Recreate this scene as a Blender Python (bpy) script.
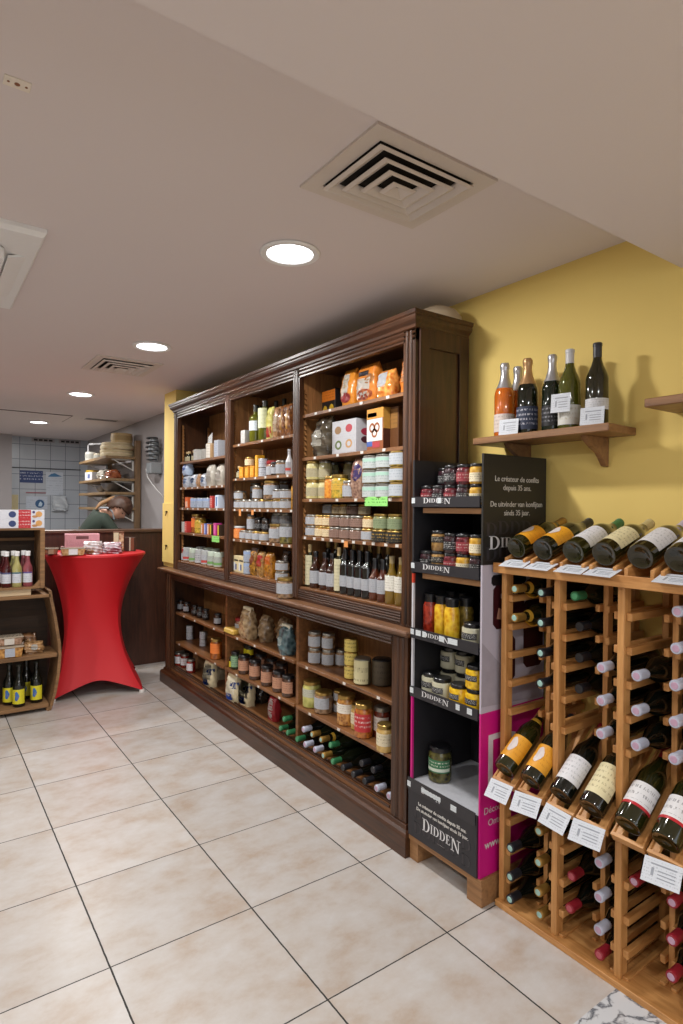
import bpy, bmesh, math, random
from mathutils import Vector, Matrix
random.seed(7)
PI = math.pi
R = math.radians
SC = bpy.context.scene
COL = SC.collection
for _o in list(bpy.data.objects):
    bpy.data.objects.remove(_o)

# ------------------------------------------------------------------ camera
FPX, YAW, PIT, ROLL, EYE = 599.2, .61651, -.0071459, .0081955, 1.473
_F = Vector((math.sin(YAW) * math.cos(PIT), math.cos(YAW) * math.cos(PIT), math.sin(PIT)))
_R = Vector((math.cos(YAW), -math.sin(YAW), 0))
_U = _R.cross(_F)
_R2 = _R * math.cos(ROLL) + _U * math.sin(ROLL)
_U2 = -_R * math.sin(ROLL) + _U * math.cos(ROLL)
cam = bpy.data.cameras.new('camera')
cam.sensor_fit = 'HORIZONTAL'
cam.sensor_width = 36
cam.lens = FPX / 683 * 36
cam.clip_start = .05
camo = bpy.data.objects.new('camera', cam)
COL.objects.link(camo)
camo.matrix_world = Matrix(((_R2.x, _U2.x, -_F.x, 0), (_R2.y, _U2.y, -_F.y, 0), (_R2.z, _U2.z, -_F.z, EYE), (0, 0, 0, 1)))
SC.camera = camo

# ------------------------------------------------------------------ world, lamps, exposure
SC.view_settings.view_transform = 'Standard'
SC.view_settings.look = 'None'
SC.view_settings.gamma = 1
SC.view_settings.use_curve_mapping = False
SC.view_settings.exposure = 0.08
world = bpy.data.worlds.new('World')
SC.world = world
world.use_nodes = True
world.node_tree.nodes['Background'].inputs[0].default_value = (.86, .92, 1, 1)
world.node_tree.nodes['Background'].inputs[1].default_value = 1.6      # daylight entering through the shop front behind the camera
LAMP_W = 20.0
CEIL, LOW = 2.45, 2.29
DOWNLIGHTS = [(1.165, 2.0, CEIL), (1.167, 3.66, CEIL), (1.167, 5.61, CEIL), (1.165, 7.8, CEIL),
              (-.75, 2.0, CEIL), (-.75, 3.66, CEIL), (-.75, 5.61, CEIL), (-.75, 7.8, CEIL),
              (.55, -.25, LOW), (-.9, -.25, LOW), (.55, -1.9, LOW), (-.9, -1.9, LOW)]


def ay(px, X, z):
    """Y of the place on the plane x = X, at height z, that stands in picture column px."""
    v = _R2 - _F * ((px - 341.5) / FPX)
    return -(X * v.x + (z - EYE) * v.z) / v.y


# ------------------------------------------------------------------ materials
def lin(c):
    if isinstance(c, str):
        c = [int(c[i:i + 2], 16) / 255 for i in (0, 2, 4)]
    return tuple((v / 12.92 if v <= .04045 else ((v + .055) / 1.055) ** 2.4) for v in c[:3]) + (1,)


MATS = {}


def newmat(name):
    m = bpy.data.materials.new(name)
    m.use_nodes = True
    return m, m.node_tree.nodes, m.node_tree.links, m.node_tree.nodes['Principled BSDF']


def mat(hexc, rough=.5, metal=0, coat=0, trans=0, var=.12, scale=60, bump=0):
    key = (hexc, rough, metal, coat, trans, var)
    if key in MATS:
        return MATS[key]
    m, N, L, b = newmat('mat_' + hexc)
    c = lin(hexc)
    tc = N.new('ShaderNodeTexCoord')
    no = N.new('ShaderNodeTexNoise')
    no.inputs['Scale'].default_value = scale
    L.new(tc.outputs['Object'], no.inputs['Vector'])
    mx = N.new('ShaderNodeMix')
    mx.data_type = 'RGBA'
    mx.inputs[6].default_value = tuple(v * (1 - var) for v in c[:3]) + (1,)
    mx.inputs[7].default_value = tuple(min(1, v * (1 + var)) for v in c[:3]) + (1,)
    L.new(no.outputs[0], mx.inputs[0])
    L.new(mx.outputs[2], b.inputs['Base Color'])
    b.inputs['Roughness'].default_value = rough
    b.inputs['Metallic'].default_value = metal
    b.inputs['Coat Weight'].default_value = coat
    b.inputs['Transmission Weight'].default_value = trans
    if bump:
        bp = N.new('ShaderNodeBump')
        bp.inputs['Strength'].default_value = bump
        bp.inputs['Distance'].default_value = .003
        L.new(no.outputs[0], bp.inputs['Height'])
        L.new(bp.outputs[0], b.inputs['Normal'])
    MATS[key] = m
    return m


def wood(c1, c2, axis='Y', rough=.45, scale=9, coat=.15):
    key = ('wood', c1, c2, axis, rough)
    if key in MATS:
        return MATS[key]
    m, N, L, b = newmat('wood_' + c1 + axis)
    tc = N.new('ShaderNodeTexCoord')
    mp = N.new('ShaderNodeMapping')
    s = {'X': (.08, 1, 1), 'Y': (1, .08, 1), 'Z': (1, 1, .08)}[axis]
    mp.inputs['Scale'].default_value = [v * scale for v in s]
    L.new(tc.outputs['Object'], mp.inputs['Vector'])
    n1 = N.new('ShaderNodeTexNoise')
    n1.inputs['Scale'].default_value = 5
    n1.inputs['Detail'].default_value = 8
    n1.inputs['Roughness'].default_value = .7
    n1.inputs['Distortion'].default_value = .6
    L.new(mp.outputs[0], n1.inputs['Vector'])
    n2 = N.new('ShaderNodeTexNoise')
    n2.inputs['Scale'].default_value = 2.2
    L.new(tc.outputs['Object'], n2.inputs['Vector'])
    cr = N.new('ShaderNodeValToRGB')
    cr.color_ramp.elements[0].position = .3
    cr.color_ramp.elements[0].color = lin(c1)
    cr.color_ramp.elements[1].position = .72
    cr.color_ramp.elements[1].color = lin(c2)
    ad = N.new('ShaderNodeMath')
    ad.operation = 'MULTIPLY_ADD'
    ad.inputs[1].default_value = .35
    L.new(n2.outputs[0], ad.inputs[0])
    sb = N.new('ShaderNodeMath')
    sb.operation = 'SUBTRACT'
    L.new(n1.outputs[0], sb.inputs[0])
    sb.inputs[1].default_value = .17
    L.new(sb.outputs[0], ad.inputs[2])
    L.new(ad.outputs[0], cr.inputs[0])
    L.new(cr.outputs[0], b.inputs['Base Color'])
    b.inputs['Roughness'].default_value = rough
    b.inputs['Coat Weight'].default_value = coat
    b.inputs['Coat Roughness'].default_value = .3
    bp = N.new('ShaderNodeBump')
    bp.inputs['Strength'].default_value = .25
    bp.inputs['Distance'].default_value = .002
    L.new(n1.outputs[0], bp.inputs['Height'])
    L.new(bp.outputs[0], b.inputs['Normal'])
    MATS[key] = m
    return m


def printed(base, ink='555555', rows=9, amount=.55, accent=None, a0=.72, a1=1.0, rough=.55, dens=2.2):
    """paper with rows of small illegible print and an optional coloured band (generated coordinates)."""
    key = ('print', base, ink, rows, amount, accent, a0, a1)
    if key in MATS:
        return MATS[key]
    m, N, L, b = newmat('printed_' + base)
    tc = N.new('ShaderNodeTexCoord')
    sp = N.new('ShaderNodeSeparateXYZ')
    L.new(tc.outputs['Generated'], sp.inputs[0])

    def mth(op, a, bb=None, c=None):
        n = N.new('ShaderNodeMath')
        n.operation = op
        for i, v in enumerate((a, bb, c)):
            if v is None:
                continue
            if isinstance(v, (int, float)):
                n.inputs[i].default_value = v
            else:
                L.new(v, n.inputs[i])
        return n.outputs[0]
    z = sp.outputs[2]
    fr = mth('FRACT', mth('MULTIPLY', z, rows))
    line = mth('LESS_THAN', fr, .42)
    mp = N.new('ShaderNodeMapping')
    mp.inputs['Scale'].default_value = (dens * 9, dens * 9, rows * .9)
    L.new(tc.outputs['Generated'], mp.inputs['Vector'])
    no = N.new('ShaderNodeTexNoise')
    no.inputs['Scale'].default_value = 1
    no.inputs['Detail'].default_value = 1
    L.new(mp.outputs[0], no.inputs['Vector'])
    ms = mth('GREATER_THAN', no.outputs[0], .52)
    inner = mth('MULTIPLY', mth('GREATER_THAN', z, .12), mth('LESS_THAN', z, .9))
    k = mth('MULTIPLY', mth('MULTIPLY', line, ms), mth('MULTIPLY', inner, amount))
    mx = N.new('ShaderNodeMix')
    mx.data_type = 'RGBA'
    mx.inputs[6].default_value = lin(base)
    mx.inputs[7].default_value = lin(ink)
    L.new(k, mx.inputs[0])
    out = mx.outputs[2]
    if accent:
        band = mth('MULTIPLY', mth('GREATER_THAN', z, a0), mth('LESS_THAN', z, a1))
        m2 = N.new('ShaderNodeMix')
        m2.data_type = 'RGBA'
        L.new(band, m2.inputs[0])
        L.new(out, m2.inputs[6])
        m2.inputs[7].default_value = lin(accent)
        out = m2.outputs[2]
    L.new(out, b.inputs['Base Color'])
    b.inputs['Roughness'].default_value = rough
    MATS[key] = m
    return m


def mottled(c1, c2, scale=45, rough=.25, coat=.4, c3=None):
    """the look of food packed behind glass"""
    key = ('mot', c1, c2, scale, rough)
    if key in MATS:
        return MATS[key]
    m, N, L, b = newmat('mottled_' + c1)
    tc = N.new('ShaderNodeTexCoord')
    vo = N.new('ShaderNodeTexVoronoi')
    vo.inputs['Scale'].default_value = scale
    L.new(tc.outputs['Object'], vo.inputs['Vector'])
    cr = N.new('ShaderNodeValToRGB')
    cr.color_ramp.elements[0].color = lin(c1)
    cr.color_ramp.elements[0].position = .15
    cr.color_ramp.elements[1].color = lin(c2)
    cr.color_ramp.elements[1].position = .75
    L.new(vo.outputs[0], cr.inputs[0])
    L.new(cr.outputs[0], b.inputs['Base Color'])
    b.inputs['Roughness'].default_value = rough
    b.inputs['Coat Weight'].default_value = coat
    b.inputs['Coat Roughness'].default_value = .06
    MATS[key] = m
    return m


def emit(hexc, s):
    m, N, L, b = newmat('glow')
    b.inputs['Emission Color'].default_value = lin(hexc)
    b.inputs['Emission Strength'].default_value = s
    b.inputs['Base Color'].default_value = lin(hexc)
    return m


def floor_mat():
    m, N, L, b = newmat('floor_tiles')
    tc = N.new('ShaderNodeTexCoord')
    sp = N.new('ShaderNodeSeparateXYZ')
    L.new(tc.outputs['Object'], sp.inputs[0])

    def mth(op, a, bb=None, c=None):
        n = N.new('ShaderNodeMath')
        n.operation = op
        for i, v in enumerate((a, bb, c)):
            if v is None:
                continue
            if isinstance(v, (int, float)):
                n.inputs[i].default_value = v
            else:
                L.new(v, n.inputs[i])
        return n.outputs[0]
    wob = N.new('ShaderNodeTexNoise')
    wob.inputs['Scale'].default_value = 30
    L.new(tc.outputs['Object'], wob.inputs['Vector'])
    w = mth('MULTIPLY_ADD', wob.outputs[0], .003, -.0015)
    gx = mth('MULTIPLY', mth('SUBTRACT', mth('ADD', sp.outputs[0], w), .50686), 2)
    gy = mth('MULTIPLY', mth('SUBTRACT', mth('ADD', sp.outputs[1], w), .47141), 2)
    dx = mth('PINGPONG', gx, .5)
    dy = mth('PINGPONG', gy, .5)
    d = mth('MINIMUM', dx, mth('MULTIPLY', dy, 1.25))
    grout = mth('LESS_THAN', d, .0056)
    # per tile tone
    cb = N.new('ShaderNodeCombineXYZ')
    L.new(mth('ROUND', mth('SUBTRACT', gx, .5)), cb.inputs[0])
    L.new(mth('ROUND', mth('SUBTRACT', gy, .5)), cb.inputs[1])
    wn = N.new('ShaderNodeTexWhiteNoise')
    L.new(cb.outputs[0], wn.inputs['Vector'])
    n1 = N.new('ShaderNodeTexNoise')
    n1.inputs['Scale'].default_value = 5.5
    n1.inputs['Detail'].default_value = 9
    n1.inputs['Roughness'].default_value = .65
    av = N.new('ShaderNodeVectorMath')
    av.operation = 'MULTIPLY_ADD'
    L.new(wn.outputs['Color'], av.inputs[0])
    av.inputs[1].default_value = (40, 40, 40)
    mp = N.new('ShaderNodeMapping')
    mp.inputs['Scale'].default_value = (1.1, 1.5, 1)
    L.new(tc.outputs['Object'], mp.inputs['Vector'])
    L.new(mp.outputs[0], av.inputs[2])
    L.new(av.outputs[0], n1.inputs['Vector'])
    cr = N.new('ShaderNodeValToRGB')
    e = cr.color_ramp.elements
    e[0].position = .3
    e[0].color = lin('b09f90')
    e[1].position = .68
    e[1].color = lin('c3c0be')
    x = e.new(.5)
    x.color = lin('bcb5af')
    L.new(n1.outputs[0], cr.inputs[0])
    mx = N.new('ShaderNodeMix')
    mx.data_type = 'RGBA'
    mx.blend_type = 'MULTIPLY'
    mx.inputs[0].default_value = .12
    L.new(cr.outputs[0], mx.inputs[6])
    L.new(wn.outputs['Value'], mx.inputs[7])
    m2 = N.new('ShaderNodeMix')
    m2.data_type = 'RGBA'
    L.new(grout, m2.inputs[0])
    L.new(mx.outputs[2], m2.inputs[6])
    m2.inputs[7].default_value = lin('2b2927')
    L.new(m2.outputs[2], b.inputs['Base Color'])
    L.new(mth('MULTIPLY_ADD', grout, .4, .36), b.inputs['Roughness'])
    bp = N.new('ShaderNodeBump')
    bp.inputs['Strength'].default_value = .4
    bp.inputs['Distance'].default_value = .002
    L.new(mth('SUBTRACT', 1, grout), bp.inputs['Height'])
    L.new(bp.outputs[0], b.inputs['Normal'])
    return m


def tile_wall_mat(sx=.2, sz=.213):
    m, N, L, b = newmat('white_wall_tiles')
    tc = N.new('ShaderNodeTexCoord')
    sp = N.new('ShaderNodeSeparateXYZ')
    L.new(tc.outputs['Object'], sp.inputs[0])

    def mth(op, a, bb):
        n = N.new('ShaderNodeMath')
        n.operation = op
        for i, v in enumerate((a, bb)):
            if isinstance(v, (int, float)):
                n.inputs[i].default_value = v
            else:
                L.new(v, n.inputs[i])
        return n.outputs[0]
    dx = mth('PINGPONG', mth('DIVIDE', mth('SUBTRACT', sp.outputs[0], 1.19), sx), .5)
    dz = mth('PINGPONG', mth('DIVIDE', sp.outputs[2], sz), .5)
    g = mth('LESS_THAN', mth('MINIMUM', dx, dz), .017)
    mx = N.new('ShaderNodeMix')
    mx.data_type = 'RGBA'
    L.new(g, mx.inputs[0])
    mx.inputs[6].default_value = lin('aab0b8')
    mx.inputs[7].default_value = lin('6a6f77')
    L.new(mx.outputs[2], b.inputs['Base Color'])
    b.inputs['Roughness'].default_value = .25
    return m


def marble_mat():
    m, N, L, b = newmat('marble')
    tc = N.new('ShaderNodeTexCoord')
    n = N.new('ShaderNodeTexNoise')
    n.inputs['Scale'].default_value = 11
    n.inputs['Detail'].default_value = 7
    n.inputs['Distortion'].default_value = .5
    L.new(tc.outputs['Object'], n.inputs['Vector'])
    cr = N.new('ShaderNodeValToRGB')
    e = cr.color_ramp.elements
    e[0].position = .46
    e[0].color = lin('c9ccd0')
    e[1].position = .55
    e[1].color = lin('cdd0d4')
    k = e.new(.5)
    k.color = lin('5d6068')
    L.new(n.outputs[0], cr.inputs[0])
    L.new(cr.outputs[0], b.inputs['Base Color'])
    b.inputs['Roughness'].default_value = .2
    return m


def glassy(hexc, trans=.85, rough=.03):
    key = ('glass', hexc, trans)
    if key in MATS:
        return MATS[key]
    m, N, L, b = newmat('glass_' + hexc)
    b.inputs['Base Color'].default_value = lin(hexc)
    b.inputs['Roughness'].default_value = rough
    b.inputs['Transmission Weight'].default_value = trans
    b.inputs['IOR'].default_value = 1.3
    MATS[key] = m
    return m


# ------------------------------------------------------------------ mesh helpers
def bx(bm, x0, x1, y0, y1, z0, z1):
    v = [bm.verts.new(p) for p in ((x0, y0, z0), (x1, y0, z0), (x1, y1, z0), (x0, y1, z0),
                                   (x0, y0, z1), (x1, y0, z1), (x1, y1, z1), (x0, y1, z1))]
    for f in ((3, 2, 1, 0), (4, 5, 6, 7), (0, 1, 5, 4), (1, 2, 6, 5), (2, 3, 7, 6), (3, 0, 4, 7)):
        bm.faces.new([v[i] for i in f])
    return v


def prism(bm, pts, d, M=None):
    """closed polygon in the xy plane extruded along z by d."""
    M = M or Matrix()
    a = [bm.verts.new(M @ Vector((p[0], p[1], 0))) for p in pts]
    b = [bm.verts.new(M @ Vector((p[0], p[1], d))) for p in pts]
    n = len(pts)
    bm.faces.new(a[::-1])
    bm.faces.new(b)
    for i in range(n):
        j = (i + 1) % n
        bm.faces.new((a[i], a[j], b[j], b[i]))


def lathe(bm, prof, seg=20, M=None, a0=0, a1=2 * PI):
    M = M or Matrix()
    full = abs(a1 - a0 - 2 * PI) < 1e-6
    n = seg if full else seg + 1
    rings = []
    for r, z in prof:
        if r < 1e-6:
            rings.append([bm.verts.new(M @ Vector((0, 0, z)))])
        else:
            rings.append([bm.verts.new(M @ Vector((r * math.cos(a0 + (a1 - a0) * k / seg), r * math.sin(a0 + (a1 - a0) * k / seg), z))) for k in range(n)])
    for i in range(len(rings) - 1):
        A, B = rings[i], rings[i + 1]
        for k in range(seg if full else seg):
            j = (k + 1) % n
            if not full and k == seg:
                break
            if len(A) == 1 and len(B) == 1:
                continue
            if len(A) == 1:
                bm.faces.new((A[0], B[j], B[k]))
            elif len(B) == 1:
                bm.faces.new((A[k], A[j], B[0]))
            else:
                bm.faces.new((A[k], A[j], B[j], B[k]))


def tube(bm, pts, r, seg=8):
    pts = [Vector(p) for p in pts]
    prev = None
    for i, p in enumerate(pts):
        if i == 0:
            t = pts[1] - p
        elif i == len(pts) - 1:
            t = p - pts[i - 1]
        else:
            t = pts[i + 1] - pts[i - 1]
        t.normalize()
        up = Vector((0, 0, 1)) if abs(t.z) < .9 else Vector((1, 0, 0))
        a = t.cross(up).normalized()
        b = t.cross(a)
        rr = r[i] if isinstance(r, (list, tuple)) else r
        ring = [bm.verts.new(p + a * rr * math.cos(2 * PI * k / seg) + b * rr * math.sin(2 * PI * k / seg)) for k in range(seg)]
        if prev:
            for k in range(seg):
                bm.faces.new((prev[k], prev[(k + 1) % seg], ring[(k + 1) % seg], ring[k]))
        else:
            bm.faces.new(ring[::-1])
        prev = ring
    bm.faces.new(prev)


def moulding(bm, prof, xf, xb, y0, y1, yfar=True):
    """closed profile (out, z) swept round the near end, the front and the far end of a cabinet."""
    cols = []
    for o, z in prof:
        cols.append([bm.verts.new(p) for p in ((xb, y0 - o, z), (xf - o, y0 - o, z), (xf - o, y1 + o, z), (xb, y1 + o, z))])
    n = len(prof)
    for i in range(n):
        j = (i + 1) % n
        for k in range(3):
            bm.faces.new((cols[i][k], cols[i][k + 1], cols[j][k + 1], cols[j][k]))
    bm.faces.new([c[0] for c in cols])
    bm.faces.new([c[3] for c in cols][::-1])


def obj(name, bm, m, parent=None, bevel=0, smooth=None, label=None, loc=None):
    bmesh.ops.recalc_face_normals(bm, faces=bm.faces)
    if bevel:
        bmesh.ops.bevel(bm, geom=bm.edges[:], offset=bevel, segments=1, affect='EDGES', clamp_overlap=True)
    me = bpy.data.meshes.new(name)
    bm.to_mesh(me)
    bm.free()
    for mm in (m if isinstance(m, (list, tuple)) else [m]):
        me.materials.append(mm)
    if smooth:
        for p in me.polygons:
            p.use_smooth = True
        try:
            me.set_sharp_from_angle(angle=R(smooth))
        except Exception:
            pass
    o = bpy.data.objects.new(name, me)
    COL.objects.link(o)
    if parent:
        o.parent = parent
    if loc:
        o.location = loc
    if label:
        o['label'] = label
    return o


def B():
    return bmesh.new()


def box(name, m, parent, x0, x1, y0, y1, z0, z1, bevel=0, label=None):
    bm = B()
    bx(bm, min(x0, x1), max(x0, x1), min(y0, y1), max(y0, y1), min(z0, z1), max(z0, z1))
    return obj(name, bm, m, parent, bevel, label=label)


def tag(o, label, cat, group=None):
    o['label'] = label
    o['category'] = cat
    if group:
        o['group'] = group
    return o


def thing(name, label=None, cat=None, loc=(0, 0, 0), rot=(0, 0, 0), group=None):
    o = bpy.data.objects.new(name, None)
    COL.objects.link(o)
    o.location = loc
    o.rotation_euler = rot
    o.empty_display_size = .05
    if label:
        tag(o, label, cat, group)
    return o


def struct(o):
    o['kind'] = 'structure'
    return o


CH = {}


def dup(root, loc, rot, label, cat, group=None):
    r = root.copy()
    COL.objects.link(r)
    r.location = loc
    r.rotation_euler = rot
    tag(r, label, cat, group)
    if not group and 'group' in r:
        del r['group']
    for c in CH[root.name]:
        d = c.copy()
        COL.objects.link(d)
        d.parent = r
        for g in c.children:
            e = g.copy()
            COL.objects.link(e)
            e.parent = d
    return r


def text(body, size, m, parent, M, name='lettering', ext=.0005, align='CENTER', bold=0):
    cu = bpy.data.curves.new('t', 'FONT')
    cu.body = body
    cu.size = size
    cu.extrude = ext
    cu.align_x = align
    cu.offset = bold
    cu.resolution_u = 3
    t = bpy.data.objects.new('t', cu)
    COL.objects.link(t)
    dg = bpy.context.evaluated_depsgraph_get()
    me = bpy.data.meshes.new_from_object(t.evaluated_get(dg))
    bpy.data.objects.remove(t)
    me.materials.clear()
    me.materials.append(m)
    me.transform(M)
    o = bpy.data.objects.new(name, me)
    COL.objects.link(o)
    o.parent = parent
    return o


def face_negY(x, y, z):      # writing that looks towards -Y
    return Matrix(((1, 0, 0, x), (0, 0, -1, y), (0, 1, 0, z), (0, 0, 0, 1)))


def face_negX(x, y, z):      # writing that looks towards -X
    return Matrix(((0, 0, -1, x), (-1, 0, 0, y), (0, 1, 0, z), (0, 0, 0, 1)))


def serif(word, h, m, parent, M, name='lettering', small=.74, ext=.0006, wide=1.0):
    """roman capitals with serifs: the first and the last letter tall, the others small capitals."""
    bm = B()
    polys = []

    def rect(x0, y0, x1, y1):
        return [(x0, y0), (x1, y0), (x1, y1), (x0, y1)]

    def glyph(c):
        t = .17
        s = .055
        if c == 'I':
            return .36, [rect(.1, 0, .1 + t, 1), rect(0, 0, .37, s), rect(0, 1 - s, .37, 1)]
        if c == 'D':
            P = [rect(.1, 0, .1 + t, 1), rect(0, 0, .4, s), rect(0, 1 - s, .4, 1)]
            for k in range(12):
                a, b = -PI / 2 + PI * k / 12, -PI / 2 + PI * (k + 1) / 12
                o = [(.36 + .46 * math.cos(q), .5 + .5 * math.sin(q)) for q in (a, b)]
                i = [(.36 + .29 * math.cos(q), .5 + .445 * math.sin(q)) for q in (b, a)]
                P.append(o + i)
            return .84, P
        if c == 'E':
            return .66, [rect(.1, 0, .1 + t, 1), rect(0, 0, .62, s), rect(0, 1 - s, .6, 1), rect(.2, .49, .48, .545),
                         rect(.57, 0, .62, .24), rect(.55, .78, .6, 1), rect(.45, .4, .49, .63)]
        if c == 'N':
            return .95, [rect(.12, 0, .19, 1), rect(.76, 0, .83, 1), [(.1, 1), (.3, 1), (.84, 0), (.72, 0)],
                         rect(0, 0, .33, s), rect(0, 1 - s, .25, 1), rect(.62, 1 - s, .98, 1)]
        return .3, []
    x = 0
    for i, c in enumerate(word):
        big = i in (0, len(word) - 1)
        k = h * (1 if big else small)
        w, P = glyph(c)
        dy = 0 if i == 0 else (-.12 * h if big else .12 * h)
        for p in P:
            polys.append([(x + a * k, dy + b * k) for a, b in p])
        x += w * k + h * .07
    for p in polys:
        prism(bm, [((a - x / 2) * wide, b) for a, b in p], ext, M)
    return obj(name, bm, m, parent)


# ------------------------------------------------------------------ palette
DARK = wood('22130a', '523019', 'Y', .38)
DARKZ = wood('24140a', '573319', 'Z', .38)
MIDW = wood('573519', '8f6038', 'Y', .45)
INNER = wood('6a421e', 'aa7744', 'Z', .6)
LEDGE = wood('5a3a26', '8d6547', 'Y', .35)
PINE = wood('a46c34', 'd8a264', 'X', .5, 8, .1)
PINEZ = wood('a46c34', 'd8a264', 'Z', .5, 8, .1)
PINEY = wood('a46c34', 'd8a264', 'Y', .5, 8, .1)
CRATE = wood('5a3f26', '97714a', 'X', .7, 8, 0)
CRATED = wood('241910', '3f2c1c', 'X', .75, 8, 0)
YELLOW = mat('e4c873', .75, var=.03, scale=3)
GREYW = mat('9d9899', .8, var=.04, scale=3)
CEILM = mat('dad1d1', .85, var=.015, scale=2)
WHITE = mat('e6e6e6', .45, var=.02)
BLACK = mat('101012', .45, var=.1)
CHAR = mat('242327', .55, var=.06)

# ------------------------------------------------------------------ the room
f = B()
bx(f, -3.4, 2.1, -3.2, 9.6, -.06, 0)
struct(obj('floor', f, floor_mat()))
f = B()
bx(f, 1.509, 1.76, -1, 1.0, .0002, .0012)
struct(obj('floor_marble', f, marble_mat()))
f = B()
bx(f, -3.4, 2.2, .993, 9.7, CEIL, CEIL + .1)
struct(obj('ceiling', f, CEILM))
f = B()
bx(f, -3.4, 2.2, -3.2, .993, LOW, CEIL + .1)
struct(obj('ceiling_low', f, CEILM))
struct(box('wall_right', YELLOW, None, 2.1, 2.2, -3.2, 5.18, 0, CEIL))
struct(box('wall_kitchen', GREYW, None, 2.1, 2.2, 5.18, 9.7, 0, CEIL))
struct(box('wall_back', tile_wall_mat(), None, 1.07, 2.1, 9.6, 9.7, 0, CEIL))
struct(box('wall_back_left', GREYW, None, -3.4, 1.07, 9.4, 9.7, 0, CEIL))
struct(box('wall_left', mat('c9bfae', .8, var=.03, scale=3), None, -3.5, -3.4, -3.2, 9.7, 0, CEIL))
struct(box('wall_front', mat('b9b0a4', .8, var=.03, scale=3), None, -3.4, 2.1, -3.3, -3.2, 0, .45))
w = thing('window_1')
struct(w)
for x in (-3.4, -1.6, .2, 2.04):
    box('window_frame', CHAR, w, x, x + .06, -3.28, -3.22, .45, LOW)
# yellow pillar at the far end of the cabinet
pl = thing('wall_pillar')
struct(pl)
box('pillar_shaft', YELLOW, pl, 1.765, 2.1, 4.90, 5.18, .957, CEIL)
box('pillar_foot', YELLOW, pl, 2.062, 2.1, 4.93, 5.18, 0, .957)
box('pillar_cover', YELLOW, pl, 1.752, 1.765, 4.90, 5.18, .99, 1.50, .002)
for z in (1.13, 1.42):
    bm = B()
    bx(bm, 1.742, 1.752, 5.05, 5.08, z, z + .012)
    tube(bm, [(1.744, 5.065, z), (1.738, 5.06, z - .03)], .004)
    obj('latch', bm, mat('3b3226', .4, 1), pl)
# kitchen half wall
k = thing('wall_counter')
struct(k)
box('counter_panel', wood('2c160e', '55301f', 'Z', .45), k, -1.4, 2.1, 5.6, 5.66, 0, 1.235)
box('counter_cap', wood('4a3426', '6d5140', 'X', .4), k, -1.4, 2.1, 5.56, 5.74, 1.235, 1.26, .003)


# ------------------------------------------------------------------ ceiling things
def downlight(i, x, y, z, label):
    t = thing('ceiling_light', label, 'light', (x, y, z), group='round downlights in the ceiling')
    bm = B()
    lathe(bm, [(.112, 0), (.116, -.005), (.11, -.011), (.09, -.009), (.084, .0)], 40)
    obj('trim_ring', bm, WHITE, t, smooth=40)
    bm = B()
    lathe(bm, [(0, -.004), (.087, -.004), (.087, -.001), (0, -.001)], 40)
    obj('diffuser', bm, emit('f4f8ff', 9), t)
    la = bpy.data.lights.new('lamp', 'AREA')
    la.shape = 'DISK'
    la.size = .15
    la.energy = LAMP_W * (1 if z > 2.4 else .6)
    la.color = (1, .98, .95)
    lo = bpy.data.objects.new('lamp', la)
    COL.objects.link(lo)
    lo.parent = t
    lo.location = (0, 0, -.012)


dl = ['round white downlight in the ceiling nearest the square air vent', 'round white downlight in front of the small air vent, second nearest',
      'round white downlight past the small vent, third from the camera', 'small round downlight farthest back over the kitchen']
for i, (x, y, z) in enumerate(DOWNLIGHTS):
    downlight(i, x, y, z, dl[i] if i < 4 else 'round white downlight outside the picture to the left or behind')


def diffuser(loc, w, d, n, label, gap='19150f'):
    t = thing('ceiling_vent', label, 'air vent', loc)
    g = mat('d0c6be', .5, var=.03)
    bm = B()
    hw, hd = w / 2, d / 2
    m_ = .022 + w * .06
    for a in ((-hw, hw, -hd, -hd + m_), (-hw, hw, hd - m_, hd), (-hw, -hw + m_, -hd + m_, hd - m_), (hw - m_, hw, -hd + m_, hd - m_)):
        bx(bm, *a, -.008, 0)
    obj('frame', bm, g, t)
    box('duct', mat(gap, .9), t, -hw + m_ * .8, hw - m_ * .8, -hd + m_ * .8, hd - m_ * .8, -.002, -.0005)
    iw, idp = hw - m_, hd - m_
    for k in range(n):
        s = 1 - k / n
        s1 = s - .26 / n
        s2 = s - .86 / n
        zb = -.018 - .004 * k
        bm = B()

        def sq(q, z):
            return [(-iw * q, -idp * q, z), (iw * q, -idp * q, z), (iw * q, idp * q, z), (-iw * q, idp * q, z)]
        for A_, B_ in ((sq(s, zb), sq(s1, zb - .004)), (sq(s1, zb - .004), sq(s2, zb + .014))):
            for i in range(4):
                j = (i + 1) % 4
                q = [A_[i], A_[j], B_[j], B_[i]]
                vs = [bm.verts.new(p) for p in q] + [bm.verts.new((p[0], p[1], p[2] + .002)) for p in q]
                for fc in ((0, 1, 2, 3), (7, 6, 5, 4), (0, 4, 5, 1), (1, 5, 6, 2), (2, 6, 7, 3), (3, 7, 4, 0)):
                    bm.faces.new([vs[x] for x in fc])
        obj('louvre', bm, g, t)
    return t


diffuser((1.173, 1.378, CEIL), .455, .375, 4, 'large square four-way louvred air vent in the ceiling by the beam')
diffuser((1.165, 4.31, CEIL), .43, .47, 4, 'smaller louvred ceiling vent between two downlights')
t = thing('ceiling_vent', 'narrow slot vent in the ceiling near the kitchen shelves', 'air vent', (1.7, 7.12, CEIL))
box('frame', CEILM, t, -.2, .2, -.09, .09, -.006, 0)
for k in range(3):
    box('slot', BLACK, t, -.17, .17, -.06 + k * .045, -.04 + k * .045, -.008, -.004)
t = thing('ceiling_hatch', 'thin-edged flush access hatch in the far ceiling', 'hatch', (.97, 7.3, CEIL))
box('panel', CEILM, t, -.4, .4, -.28, .28, -.008, 0)
bm = B()
for a in ((-.41, .41, -.29, -.28), (-.41, .41, .28, .29), (-.41, -.4, -.28, .28), (.4, .41, -.28, .28)):
    bx(bm, *a, -.006, 0)
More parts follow.
